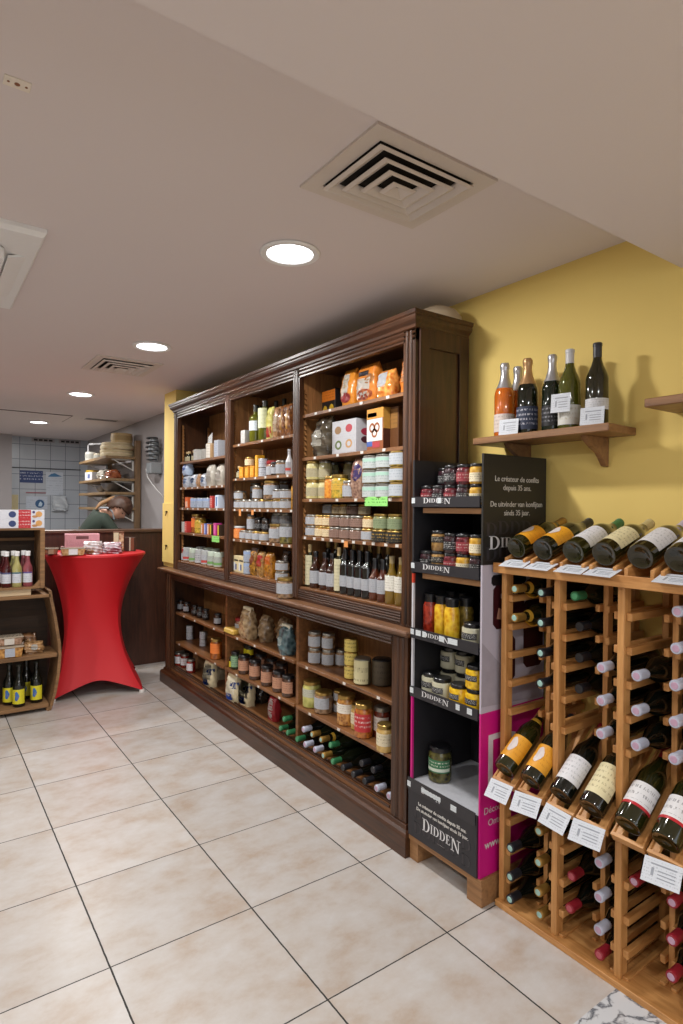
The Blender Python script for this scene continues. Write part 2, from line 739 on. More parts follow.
obj('edge', bm, mat('5a514c', .8), t)
# cassette air conditioner
t = thing('air_conditioner', 'white square cassette air conditioner in the ceiling at the left edge', 'air conditioner', (-.11, 2.83, CEIL))
bm = B()
lathe(bm, [(0, 0), (.685, 0), (.685, -.014), (.67, -.03), (0, -.03)], 4, Matrix.Rotation(PI / 4, 4, 'Z') @ Matrix.Diagonal((1, 1, 1, 1)))
obj('fascia', bm, WHITE, t)
bm = B()
for q in range(4):
    M = Matrix.Rotation(q * PI / 2, 4, 'Z')
    vs = [(-.26, -.445, -.03), (.26, -.445, -.03), (.26, -.385, -.05), (-.26, -.385, -.05)]
    p = [bm.verts.new(M @ Vector(v)) for v in vs] + [bm.verts.new(M @ (Vector(v) + Vector((0, 0, .01)))) for v in vs]
    for fc in ((0, 1, 2, 3), (7, 6, 5, 4), (0, 4, 5, 1), (1, 5, 6, 2), (2, 6, 7, 3), (3, 7, 4, 0)):
        bm.faces.new([p[x] for x in fc])
obj('air_flap', bm, WHITE, t)
bm = B()
c = .06
H_ = .37
pts = [(-H_ + c, -H_), (H_ - c, -H_), (H_, -H_ + c), (H_, H_ - c), (H_ - c, H_), (-H_ + c, H_), (-H_, H_ - c), (-H_, -H_ + c)]
prism(bm, pts, .045, Matrix.Translation((0, 0, -.078)))
obj('intake_panel', bm, WHITE, t, .004)
t = thing('ceiling_plate', 'small white screw plate on the ceiling, upper left', 'plate', (.187, 1.576, CEIL), (0, 0, 0))
box('plate', mat('e5dccf', .5), t, -.028, .028, -.019, .019, -.003, 0, .001)
for x, r in ((-.018, .003), (0, .006), (.019, .003)):
    bm = B()
    lathe(bm, [(0, -.0045), (r, -.004), (r, -.002), (0, -.002)], 12, Matrix.Translation((x, 0, 0)))
    obj('screw', bm, mat('8a5a3c', .4, .6), t)

# ------------------------------------------------------------------ the big cabinet
cab = thing('display_cabinet', 'tall antique dark wooden display cabinet of open shelves along the right wall', 'cabinet', (0, 0, 0))
XF, XB = 1.71, 2.06         # lower carcass
Y0, Y1 = 1.917, 4.965
UF, UY0, UY1 = 1.74, 1.917, 4.868
bm = B()
moulding(bm, [(-.3, 0), (.034, 0), (.034, .085), (.026, .098), (.012, .104), (.008, .122), (-.3, .122)], XF, XB, Y0, Y1)
obj('plinth', bm, DARK, cab, .001)
box('cabinet_floor', MIDW, cab, XF + .005, XB, Y0 + .01, Y1 - .01, .122, .14)
bm = B()
for x in (XF + .004, XF + .03, XF + .05):
    bx(bm, x, x + .009, Y0 + .12, Y1 - .1, .14, .15)
obj('door_track', bm, DARK, cab, .001)
box('side_panel', DARKZ, cab, XF + .02, XB, Y0, Y0 + .03, .12, .925)
box('side_panel', DARKZ, cab, XF + .02, XB, Y1 - .03, Y1, .12, .925)
box('back_panel', INNER, cab, XB - .02, XB, Y0, Y1, .12, .925)


def stile(x, y0, y1, z0, z1, m=DARKZ, name='stile'):
    bm = B()
    bx(bm, x, x + .03, y0, y1, z0, z1)
    n = 2 if y1 - y0 > .06 else 1
    ww = (y1 - y0)
    for k in range(n):
        c_ = y0 + ww * ((k + 1) / (n + 1))
        hw = ww * (.13 if n == 2 else .2)
        prism(bm, [(-hw, 0), (hw, 0), (hw * .5, .008), (-hw * .5, .008)], z1 - z0 - .02,
              Matrix.Translation((x, c_, z0 + .01)) @ Matrix(((0, -1, 0, 0), (1, 0, 0, 0), (0, 0, 1, 0), (0, 0, 0, 1))))
    return obj(name, bm, m, cab, .001)


stile(XF, Y0, 2.02, .12, .925)
stile(XF, 4.83, Y1, .12, .925)
bm = B()
bx(bm, XF, XF + .03, 2.02, 4.83, .885, .925)
for z in (.878, .893, .905):
    tube(bm, [(XF - .001, 2.02, z), (XF - .001, 4.83, z)], .005, 6)
obj('lower_rail', bm, DARK, cab)
for y in (2.90, 3.86):
    box('divider', MIDW, cab, XF + .055, XB - .02, y, y + .025, .14, .885)
LOWBAYS = [(2.02, 2.90), (2.925, 3.86), (3.885, 4.83)]


def ticket(parent, x, y, z, w=.022, h=.013, m=None):
    bm = B()
    bx(bm, x - .0015, x - .0003, y - w / 2, y + w / 2, z - h / 2, z + h / 2)
    return obj('price_ticket', bm, m or printed('d9d6d0', '777777', 4, .5), parent)


def shelf_board(z, y0, y1, x0, x1, th=.018, tix=0, m=None):
    s = box('shelf', m or MIDW, cab, x0, x1, y0, y1, z - th, z, .0015)
    for k in range(tix):
        y = y0 + (y1 - y0) * (k + .35 + .4 * random.random()) / tix
        ticket(s, x0, y, z - .008)
    return s


for b_, (a, c_) in enumerate(LOWBAYS):
    shelf_board(.60, a, c_, XF + .04, XB - .02, tix=3)
    shelf_board(.355, a, c_, XF + .04, XB - .02, tix=3)
bm = B()
bx(bm, XF - .022, XB, Y0 - .022, Y1 + .07, .925, .955)
moulding(bm, [(.0, .925), (.022, .928), (.036, .936), (.04, .945), (.036, .955), (0, .957)], XF, XB, Y0 + .006, Y1 + .06)
obj('counter_top', bm, LEDGE, cab, .0015)
# upper part
bm = B()
bx(bm, UF + .02, XB, UY0, UY0 + .025, .955, 2.25)
sp = [(UF + .03, .99), (2.03, .99)]
for a in ((UF + .02, UF + .075, .955, 2.25), (XB - .06, XB, .955, 2.25), (UF + .075, XB - .06, .955, 1.03), (UF + .075, XB - .06, 2.17, 2.25)):
    bx(bm, a[0], a[1], UY0 - .01, UY0, a[2], a[3])
obj('upper_side', bm, wood('24140c', '4c2d1a', 'Z', .4), cab, .001)
box('upper_side', DARKZ, cab, UF + .02, XB, UY1 - .025, UY1, .955, 2.25)
box('upper_back', INNER, cab, XB - .02, XB, UY0, UY1, .955, 2.25)
stile(UF, UY0, 1.995, .957, 2.25, MIDW if False else DARKZ)
stile(UF, 4.79, UY1, .957, 2.25)
UPBAYS = [(1.995, 2.87), (2.94, 3.775), (3.86, 4.79)]
stile(UF, 2.87, 2.94, .957, 2.25)
stile(UF, 3.775, 3.86, .957, 2.25)
for y in (2.895, 3.805):
    box('upper_divider', INNER, cab, UF + .03, XB - .02, y, y + .025, .957, 2.25)
bm = B()
bx(bm, UF + .004, UF + .03, UY0, UY1, .957, 1.02)
for k in range(4):
    tube(bm, [(UF + .004, UY0 + .085, .972 + k * .012), (UF + .004, UY1 - .09, .972 + k * .012)], .0045, 6)
obj('reeded_rail', bm, DARK, cab)
bm = B()
bx(bm, UF, UF + .03, UY0, UY1, 2.197, 2.25)
tube(bm, [(UF, UY0, 2.212), (UF, UY1, 2.212)], .006, 6)
tube(bm, [(UF, UY0, 2.232), (UF, UY1, 2.232)], .006, 6)
obj('frieze', bm, DARK, cab)
bm = B()
moulding(bm, [(0, 2.245), (.008, 2.25), (.010, 2.262), (.014, 2.266), (.026, 2.276), (.030, 2.288), (.030, 2.296), (.036, 2.30), (.038, 2.316), (-.3, 2.316), (-.3, 2.245)], UF, XB, UY0, UY1)
obj('cornice', bm, DARK, cab, .001)
UPZ = [[1.99, 1.75, 1.52, 1.312], [1.895, 1.665, 1.46, 1.256], [1.834, 1.626, 1.462, 1.262]]
TIX = [[4, 4, 4, 10], [3, 6, 9, 9], [0, 8, 8, 1]]
for b_, (a, c_) in enumerate(UPBAYS):
    for z, tx in zip(UPZ[b_], TIX[b_]):
        shelf_board(z, a + .002, c_ - .002, UF + .02, XB - .02, tix=tx)
    shelf_board(1.03, a, c_, UF + .01, XB - .02, th=.015)
# saw-tooth shelf bearers on the inner sides
for y, s in ((2.87 + .024, -1), (3.805, -1), (4.79, -1)):
    for x in (UF + .04, XB - .06):
        pts = [(0, 0)]
        n = 38
        for k in range(n):
            pts += [(.02, k * 1.1 / n), (.008, (k + .9) * 1.1 / n)]
        pts.append((0, 1.1))
        bm = B()
        q = [(p[0], p[1]) for p in pts]
        # draw as stacked wedges so every face stays convex
        for k in range(n):
            prism(bm, [(0, k * 1.1 / n), (.022, k * 1.1 / n), (.008, (k + .95) * 1.1 / n), (0, (k + .95) * 1.1 / n)], .012,
                  Matrix(((0, 0, 1, x), (s, 0, 0, y), (0, 1, 0, 1.04), (0, 0, 0, 1))))
        obj('toothed_bearer', bm, INNER, cab)
# green and orange notes
GREEN = printed('8fd873', '3d7a2e', 3, .9, rough=.6)
for px, X, z, nm in ((376, UF + .016, 1.502, 'on the third shelf of the right-hand upper bay'), (215.5, UF + .016, 1.238, 'on the fourth shelf of the left-hand upper bay')):
    y = ay(px, X, z)
    bm = B()
    w_ = .17 if px > 300 else .13
    bx(bm, -.001, 0, -w_ / 2, w_ / 2, -.02, .024)
    o = obj('shelf_note', bm, GREEN, loc=(X, y, z))
    tag(o, 'bright green handwritten note stuck ' + nm, 'note')
for px, X, z, hh, nm in ((346, UF + .016, 1.29, .03, 'fourth shelf of the right-hand upper bay'), (231, UF + .008, 1.0, .05, 'bottom shelf of the middle upper bay'),
                         (240, UF + .016, 1.435, .045, 'third shelf of the middle upper bay'), (252.5, UF + .016, 1.437, .03, 'third shelf, middle upper bay, right of another')):
    o = obj('shelf_tag', (lambda b: (bx(b, -.001, 0, -.016, .016, -hh / 2, hh / 2), b)[1])(B()), mat('d98f4e', .6), loc=(X, ay(px, X, z), z))
    tag(o, 'small orange paper tag hanging from the ' + nm, 'tag')

# ------------------------------------------------------------------ goods: builders
KIND = {}      # key -> (builder, short description, category, height)
BUILT = {}
LINER = printed('d6d8dc', '6b7078', 7, .7)


SIZE = {}
SPARE = set()


def ensure(key):
    """build the first of a kind and note its half depth, half width."""
    if key in BUILT:
        return
    r = KIND[key][0]()
    BUILT[key] = r
    SPARE.add(key)
    CH[r.name] = list(r.children)
    P = [v.co for c in r.children if c.type == 'MESH' for v in c.data.vertices]
    SIZE[key] = (max(abs(p.x) for p in P), max(abs(p.y) for p in P))


def put(key, loc, rot, label, group=None, k=1):
    ensure(key)
    cat = KIND[key][2]
    if key in SPARE:
        SPARE.discard(key)
        r = BUILT[key]
        r.location = loc
        r.rotation_euler = rot
        tag(r, label, cat, group)
    else:
        r = dup(BUILT[key], loc, rot, label, cat, group)
    r.scale = (k, k, 1)
    return r


def k_jar(r, h, body, lid, lab=None, l0=.2, l1=.66, neck=.84, lidh=.12, lidr=.93, arc=100, name='glass_jar', hexa=False, knob=None):
    def fn():
        t = thing(name)
        bm = B()
        sh = h * (1 - lidh)
        lathe(bm, [(0, .002), (r * .88, 0), (r, .005), (r, sh * neck), (r * .97, sh * (neck + .05)), (r * lidr * .93, sh * .965), (r * lidr * .93, sh), (0, sh)], 18)
        obj('jar_body', bm, body, t, smooth=40)
        bm = B()
        lathe(bm, [(0, sh - .002), (r * lidr, sh - .002), (r * lidr * 1.02, sh + .001), (r * lidr, h - .0025), (r * lidr * .93, h), (0, h - .001)], 18)
        obj('lid', bm, lid, t, smooth=40)
        if lab:
            bm = B()
            q = R(arc)
            lathe(bm, [(r + .0006, h * l0), (r + .0006, h * l1), (r - .001, h * l1), (r - .001, h * l0), (r + .0006, h * l0)], 18, None, PI - q, PI + q)
            obj('jar_label', bm, lab, t, smooth=40)
        return t
    return fn


def prof_burg(h, r):
    return [(0, .016), (r * .55, .01), (r * .8, .001), (r * .95, .001), (r, .008), (r, h * .56), (r * .96, h * .60), (r * .8, h * .66), (r * .56, h * .73), (r * .42, h * .79), (r * .37, h * .85), (r * .36, h * .97), (r * .36, h), (0, h)]


def prof_bord(h, r):
    return [(0, .016), (r * .55, .01), (r * .8, .001), (r * .95, .001), (r, .008), (r, h * .64), (r * .95, h * .67), (r * .7, h * .71), (r * .45, h * .745), (r * .38, h * .78), (r * .37, h), (0, h)]


def prof_slim(h, r):
    return [(0, .003), (r * .9, 0), (r, .005), (r, h * .5), (r * .93, h * .56), (r * .6, h * .66), (r * .42, h * .76), (r * .38, h * .9), (r * .38, h), (0, h)]


def k_bottle(h, r, body, cap, lab=None, l0=.12, l1=.42, prof=prof_burg, capl=.2, lab2=None, b0=.1, b1=.14, name='wine_bottle', capr=None, arc=80, neckband=None, capname='capsule', emblem=None, capend=None, foil=False):
    def fn():
        t = thing(name)
        bm = B()
        lathe(bm, prof(h, r), 24)
        obj('bottle_body', bm, body, t, smooth=50)
        cr = capr or r * .36 + .0012
        bm = B()
        c0 = h * (1 - capl)
        P = [(cr * 1.12 if capl > .22 else cr, c0), (cr, c0 + (h - c0) * .4), (cr, h - .012), (cr * 1.08, h - .011), (cr * 1.08, h - .002), (cr * .95, h + .001), (0, h + .001)]
        if foil:
            P = [(r * .8 + .001, h * .655), (r * .8 + .0016, h * .66), (r * .56 + .0016, h * .73), (r * .43 + .0016, h * .79), (r * .40, h * .86), (r * .42, h * .885), (r * .40, h * .9), (r * .46, h * .93), (r * .47, h * .975), (r * .38, h + .001), (0, h + .002)]
        lathe(bm, P, 18)
        c = obj(capname, bm, cap, t, smooth=40)
        if capend:
            bm = B()
            lathe(bm, [(0, h + .0022), (cr * .62, h + .0022), (cr * .7, h + .001), (0, h + .001)], 16)
            obj('cap_disc', bm, capend, c, smooth=40)

        def band(nm, a, b, m, e, q):
            q = R(q)
            bm = B()
            lathe(bm, [(r + e, h * a), (r + e, h * b), (r - .001, h * b), (r - .001, h * a), (r + e, h * a)], 18, None, PI - q, PI + q)
            return obj(nm, bm, m, t, smooth=40)
        if lab:
            L_ = band('bottle_label', l0, l1, lab, .0007, arc)
            if emblem:
                bm = B()
                q = .42
                n = 14
                zc = h * (l0 + l1) / 2 + .004
                P = [(r + .0016) * 1 for _ in range(n)]
                vs = []
                for k_ in range(n):
                    an = 2 * PI * k_ / n
                    ph = PI + q * math.cos(an) * (.8 + .2 * math.cos(3 * an))
                    vs.append(bm.verts.new(((r + .0016) * math.cos(ph), (r + .0016) * math.sin(ph), zc + h * (l1 - l0) * .33 * math.sin(an))))
                cv = bm.verts.new((-(r + .0018), 0, zc))
                for k_ in range(n):
                    bm.faces.new((vs[k_], vs[(k_ + 1) % n], cv))
                obj('label_emblem', bm, emblem, L_)
        if lab2:
            band('label_band', b0, b1, lab2, .0012, arc + 4)
        if neckband:
            bm = B()
            lathe(bm, [(r * .56 + .001, h * .725), (r * .44 + .001, h * .775), (r * .44 - .002, h * .775), (r * .56 - .002, h * .725), (r * .56 + .001, h * .725)], 18)
            obj('neck_label', bm, neckband, t, smooth=40)
        return t
    return fn


def k_box(w, d, h, m, panels=(), name='food_box', bev=.0015):
    """w along Y, d along X, front towards -X; panels: (kind, material, side, y0, y1, z0, z1) in fractions."""
    def fn():
        t = thing(name)
        box('carton', m, t, -d / 2, d / 2, -w / 2, w / 2, 0, h, bev)
        for p in panels:
            kd, mm, side, a, b, c_, e = p
            bm = B()
            if side == 'F':
                M = Matrix(((0, 0, -1, -d / 2), (-1, 0, 0, w / 2), (0, 1, 0, 0), (0, 0, 0, 1)))
                ww = w
            else:
                M = Matrix(((1, 0, 0, -d / 2), (0, 0, -1, -w / 2), (0, 1, 0, 0), (0, 0, 0, 1)))
                ww = d
            if kd == 'rect':
                prism(bm, [(a * ww, c_ * h), (b * ww, c_ * h), (b * ww, e * h), (a * ww, e * h)], .0008, M)
            elif kd == 'disc':
                n = 16
                rx, rz = (b - a) * ww / 2, (e - c_) * h / 2
                cx, cz = (a + b) * ww / 2, (c_ + e) * h / 2
                prism(bm, [(cx + rx * math.cos(2 * PI * i / n), cz + rz * math.sin(2 * PI * i / n)) for i in range(n)], .0011, M)
            elif kd == 'ring':
                n = 18
                rx, rz = (b - a) * ww / 2, (e - c_) * h / 2
                cx, cz = (a + b) * ww / 2, (c_ + e) * h / 2
                for i in range(n):
                    q = [2 * PI * i / n, 2 * PI * (i + 1) / n]
                    prism(bm, [(cx + rx * math.cos(v), cz + rz * math.sin(v)) for v in q] + [(cx + rx * .55 * math.cos(v), cz + rz * .55 * math.sin(v)) for v in q[::-1]], .0011, M)
            obj('printed_panel', bm, mm, t)
        return t
    return fn


def bag_mesh(w, d, h, seed=0, fold=.1, top=.12, crump=.004, waist=1.0):
    rnd = random.Random(seed)
    bm = B()
    nz, na = 14, 22
    rings = []
    ph = [rnd.random() * 6 for _ in range(6)]
    for i in range(nz + 1):
        s = i / nz
        z = h * s
        k = 1 if s < 1 - top * 2 else max(0, (1 - s) / (top * 2))
        ww = w / 2 * (.9 + .1 * math.sin(PI * min(1, s * 1.4))) * (waist if .6 < s < .85 else 1)
        dd = d / 2 * (.75 + .3 * math.sin(PI * min(1, s * 1.3))) * (k ** .6) + .0015
        ring = []
        for j in range(na):
            a = 2 * PI * j / na
            cx, sx = math.cos(a), math.sin(a)
            e = .55
            x = dd * math.copysign(abs(cx) ** e, cx)
            y = ww * math.copysign(abs(sx) ** e, sx)
            c_ = crump * (math.sin(5 * a + ph[0] + 7 * s) + math.sin(9 * s * 3 + ph[1] + 3 * a) + .6 * math.sin(13 * a + ph[2] - 11 * s)) * (.4 + .6 * min(1, k))
            ring.append(bm.verts.new((x + c_ * cx, y + c_ * sx * .7, z)))
        rings.append(ring)
    for i in range(nz):
        for j in range(na):
            q = (j + 1) % na
            bm.faces.new((rings[i][j], rings[i][q], rings[i + 1][q], rings[i + 1][j]))
    bm.faces.new(rings[0][::-1])
    bm.faces.new(rings[-1])
    return bm


def k_bag(w, d, h, m, panels=(), name='food_bag', seed=1, top=.1, crump=.003, clip=None, waist=1.0):
    """panels: (kind, material, y0, y1, z0, z1) on the front, conforming to the bag by projection."""
    def fn():
        t = thing(name)
        bm = bag_mesh(w, d, h, seed, top=top, crump=crump, waist=waist)
        bmesh.ops.recalc_face_normals(bm, faces=bm.faces)
        from mathutils.bvhtree import BVHTree
        tr = BVHTree.FromBMesh(bm)
        obj('pouch', bm, m, t, smooth=60)
        for kd, mm, a, b, c_, e in panels:
            pm = B()
            n = 8
            g = []
            for i in range(n + 1):
                row = []
                for j in range(n + 1):
                    u, v = i / n, j / n
                    if kd == 'disc':
                        uu, vv = u * 2 - 1, v * 2 - 1
                        x_, y_ = uu * math.sqrt(1 - vv * vv / 2), vv * math.sqrt(1 - uu * uu / 2)
                        u, v = (x_ + 1) / 2, (y_ + 1) / 2
                    y = w * (.5 - (a + (b - a) * u))
                    z = h * (c_ + (e - c_) * v)
                    hit = tr.ray_cast(Vector((-1, y, z)), Vector((1, 0, 0)))
                    x = hit[0].x - .0012 if hit[0] else -.002
                    row.append(pm.verts.new((x, y, z)))
                g.append(row)
            for i in range(n):
                for j in range(n):
                    pm.faces.new((g[i][j], g[i][j + 1], g[i + 1][j + 1], g[i + 1][j]))
            r = bmesh.ops.solidify(pm, geom=pm.faces[:], thickness=.0006)
            obj('printed_panel', pm, mm, t, smooth=60)
        if clip:
            box('header_card', clip, t, -.012, .012, -w * .42, w * .42, h * .86, h * 1.04, .002)
        return t
    return fn


ORD = ['first', 'second', 'third', 'fourth', 'fifth', 'sixth', 'seventh', 'eighth', 'ninth', 'tenth', 'eleventh', 'twelfth', 'thirteenth', 'fourteenth', 'fifteenth', 'sixteenth', 'seventeenth']


LIMITS = {'right upper bay': (1.96, 2.868), 'middle upper bay': (2.925, 3.78), 'left upper bay': (3.832, 4.765),
          'right lower bay': (1.965, 2.895), 'middle lower bay': (2.93, 3.855), 'left lower bay': (3.89, 4.93), 'display stand': (1.512, 1.873)}


def row(where, bay, z, X, items, back=False, dz=0):
    """items: (kind, px[, count stacked[, X[, rotation]]]); numbered from the left as one sees them."""
    n = len(items)
    lo, hi = LIMITS[bay]
    L_ = []
    for it in items:
        key = it[0]
        cnt = it[2] if len(it) > 2 else 1
        keys = list(key) if isinstance(key, (list, tuple)) else [key] * cnt
        x = it[3] if len(it) > 3 and it[3] else X
        rnd = all(KIND[q][2] in ('jar', 'tin', 'bottle', 'canister') for q in keys)
        rz = it[4] if len(it) > 4 else random.uniform(-.2, .2) * (1 if rnd else .3 if 'bag' in keys[0] else 0)
        for q in keys:
            ensure(q)
        hx = max(SIZE[q][0] for q in keys)
        hy = max(SIZE[q][1] for q in keys) * (1.06 if 'bag' in keys[0] else 1)
        L_.append([keys, x, ay(it[1], x, z + .04), rz, hx, hy, rnd])
    k = 1.0
    for trial in range(40):
        ys = [l[2] for l in L_]
        for sweep in range(300):
            worst = 0
            for a in range(n):
                for b in range(a + 1, n):
                    A_, B_ = L_[a], L_[b]
                    dx = abs(A_[1] - B_[1])
                    if A_[6] and B_[6]:
                        q = (A_[5] + B_[5]) * k + .001
                        if dx >= q:
                            continue
                        need = math.sqrt(q * q - dx * dx)
                    else:
                        if dx >= (A_[4] + B_[4]) * k:
                            continue
                        need = (A_[5] + B_[5]) * k + .001
                    d = ys[a] - ys[b]
                    if d < need:
                        e = (need - d) / 2
                        worst = max(worst, e)
                        ys[a] += e
                        ys[b] -= e
            for a in range(n):
                ys[a] = max(lo + L_[a][5] * k, min(hi - L_[a][5] * k, ys[a]))
            if worst < .0004:
                break
        if worst < .001:
            break
        k *= .975
    for i, (keys, x, y_, rz, hx, hy, rnd) in enumerate(L_):
        y = ys[i]
        zz = z + .0003 + dz
        o_ = 'leftmost' if i == 0 else 'rightmost' if i == n - 1 else ORD[i] + ' from left'
        for j, kk in enumerate(keys):
            fn, desc, cat, hh = KIND[kk]
            lv = '' if len(keys) == 1 else (', stack top' if j == len(keys) - 1 else ', stack bottom' if j == 0 else ', stack middle')
            lab = f"{desc}, {o_}{', back row' if back else ''}, {where}, {bay}{lv}"
            put(kk, (x, y, zz), (0, 0, rz + (random.uniform(-.2, .2) if j and rnd else 0)), lab, f"{cat}s on the {where} of the {bay}", k)
            zz += hh + .0006


M = mat
GLB = mat('0c0f0b', .12, coat=.3, var=.1)
GLG = mat('131a0e', .1, coat=.3, var=.1)
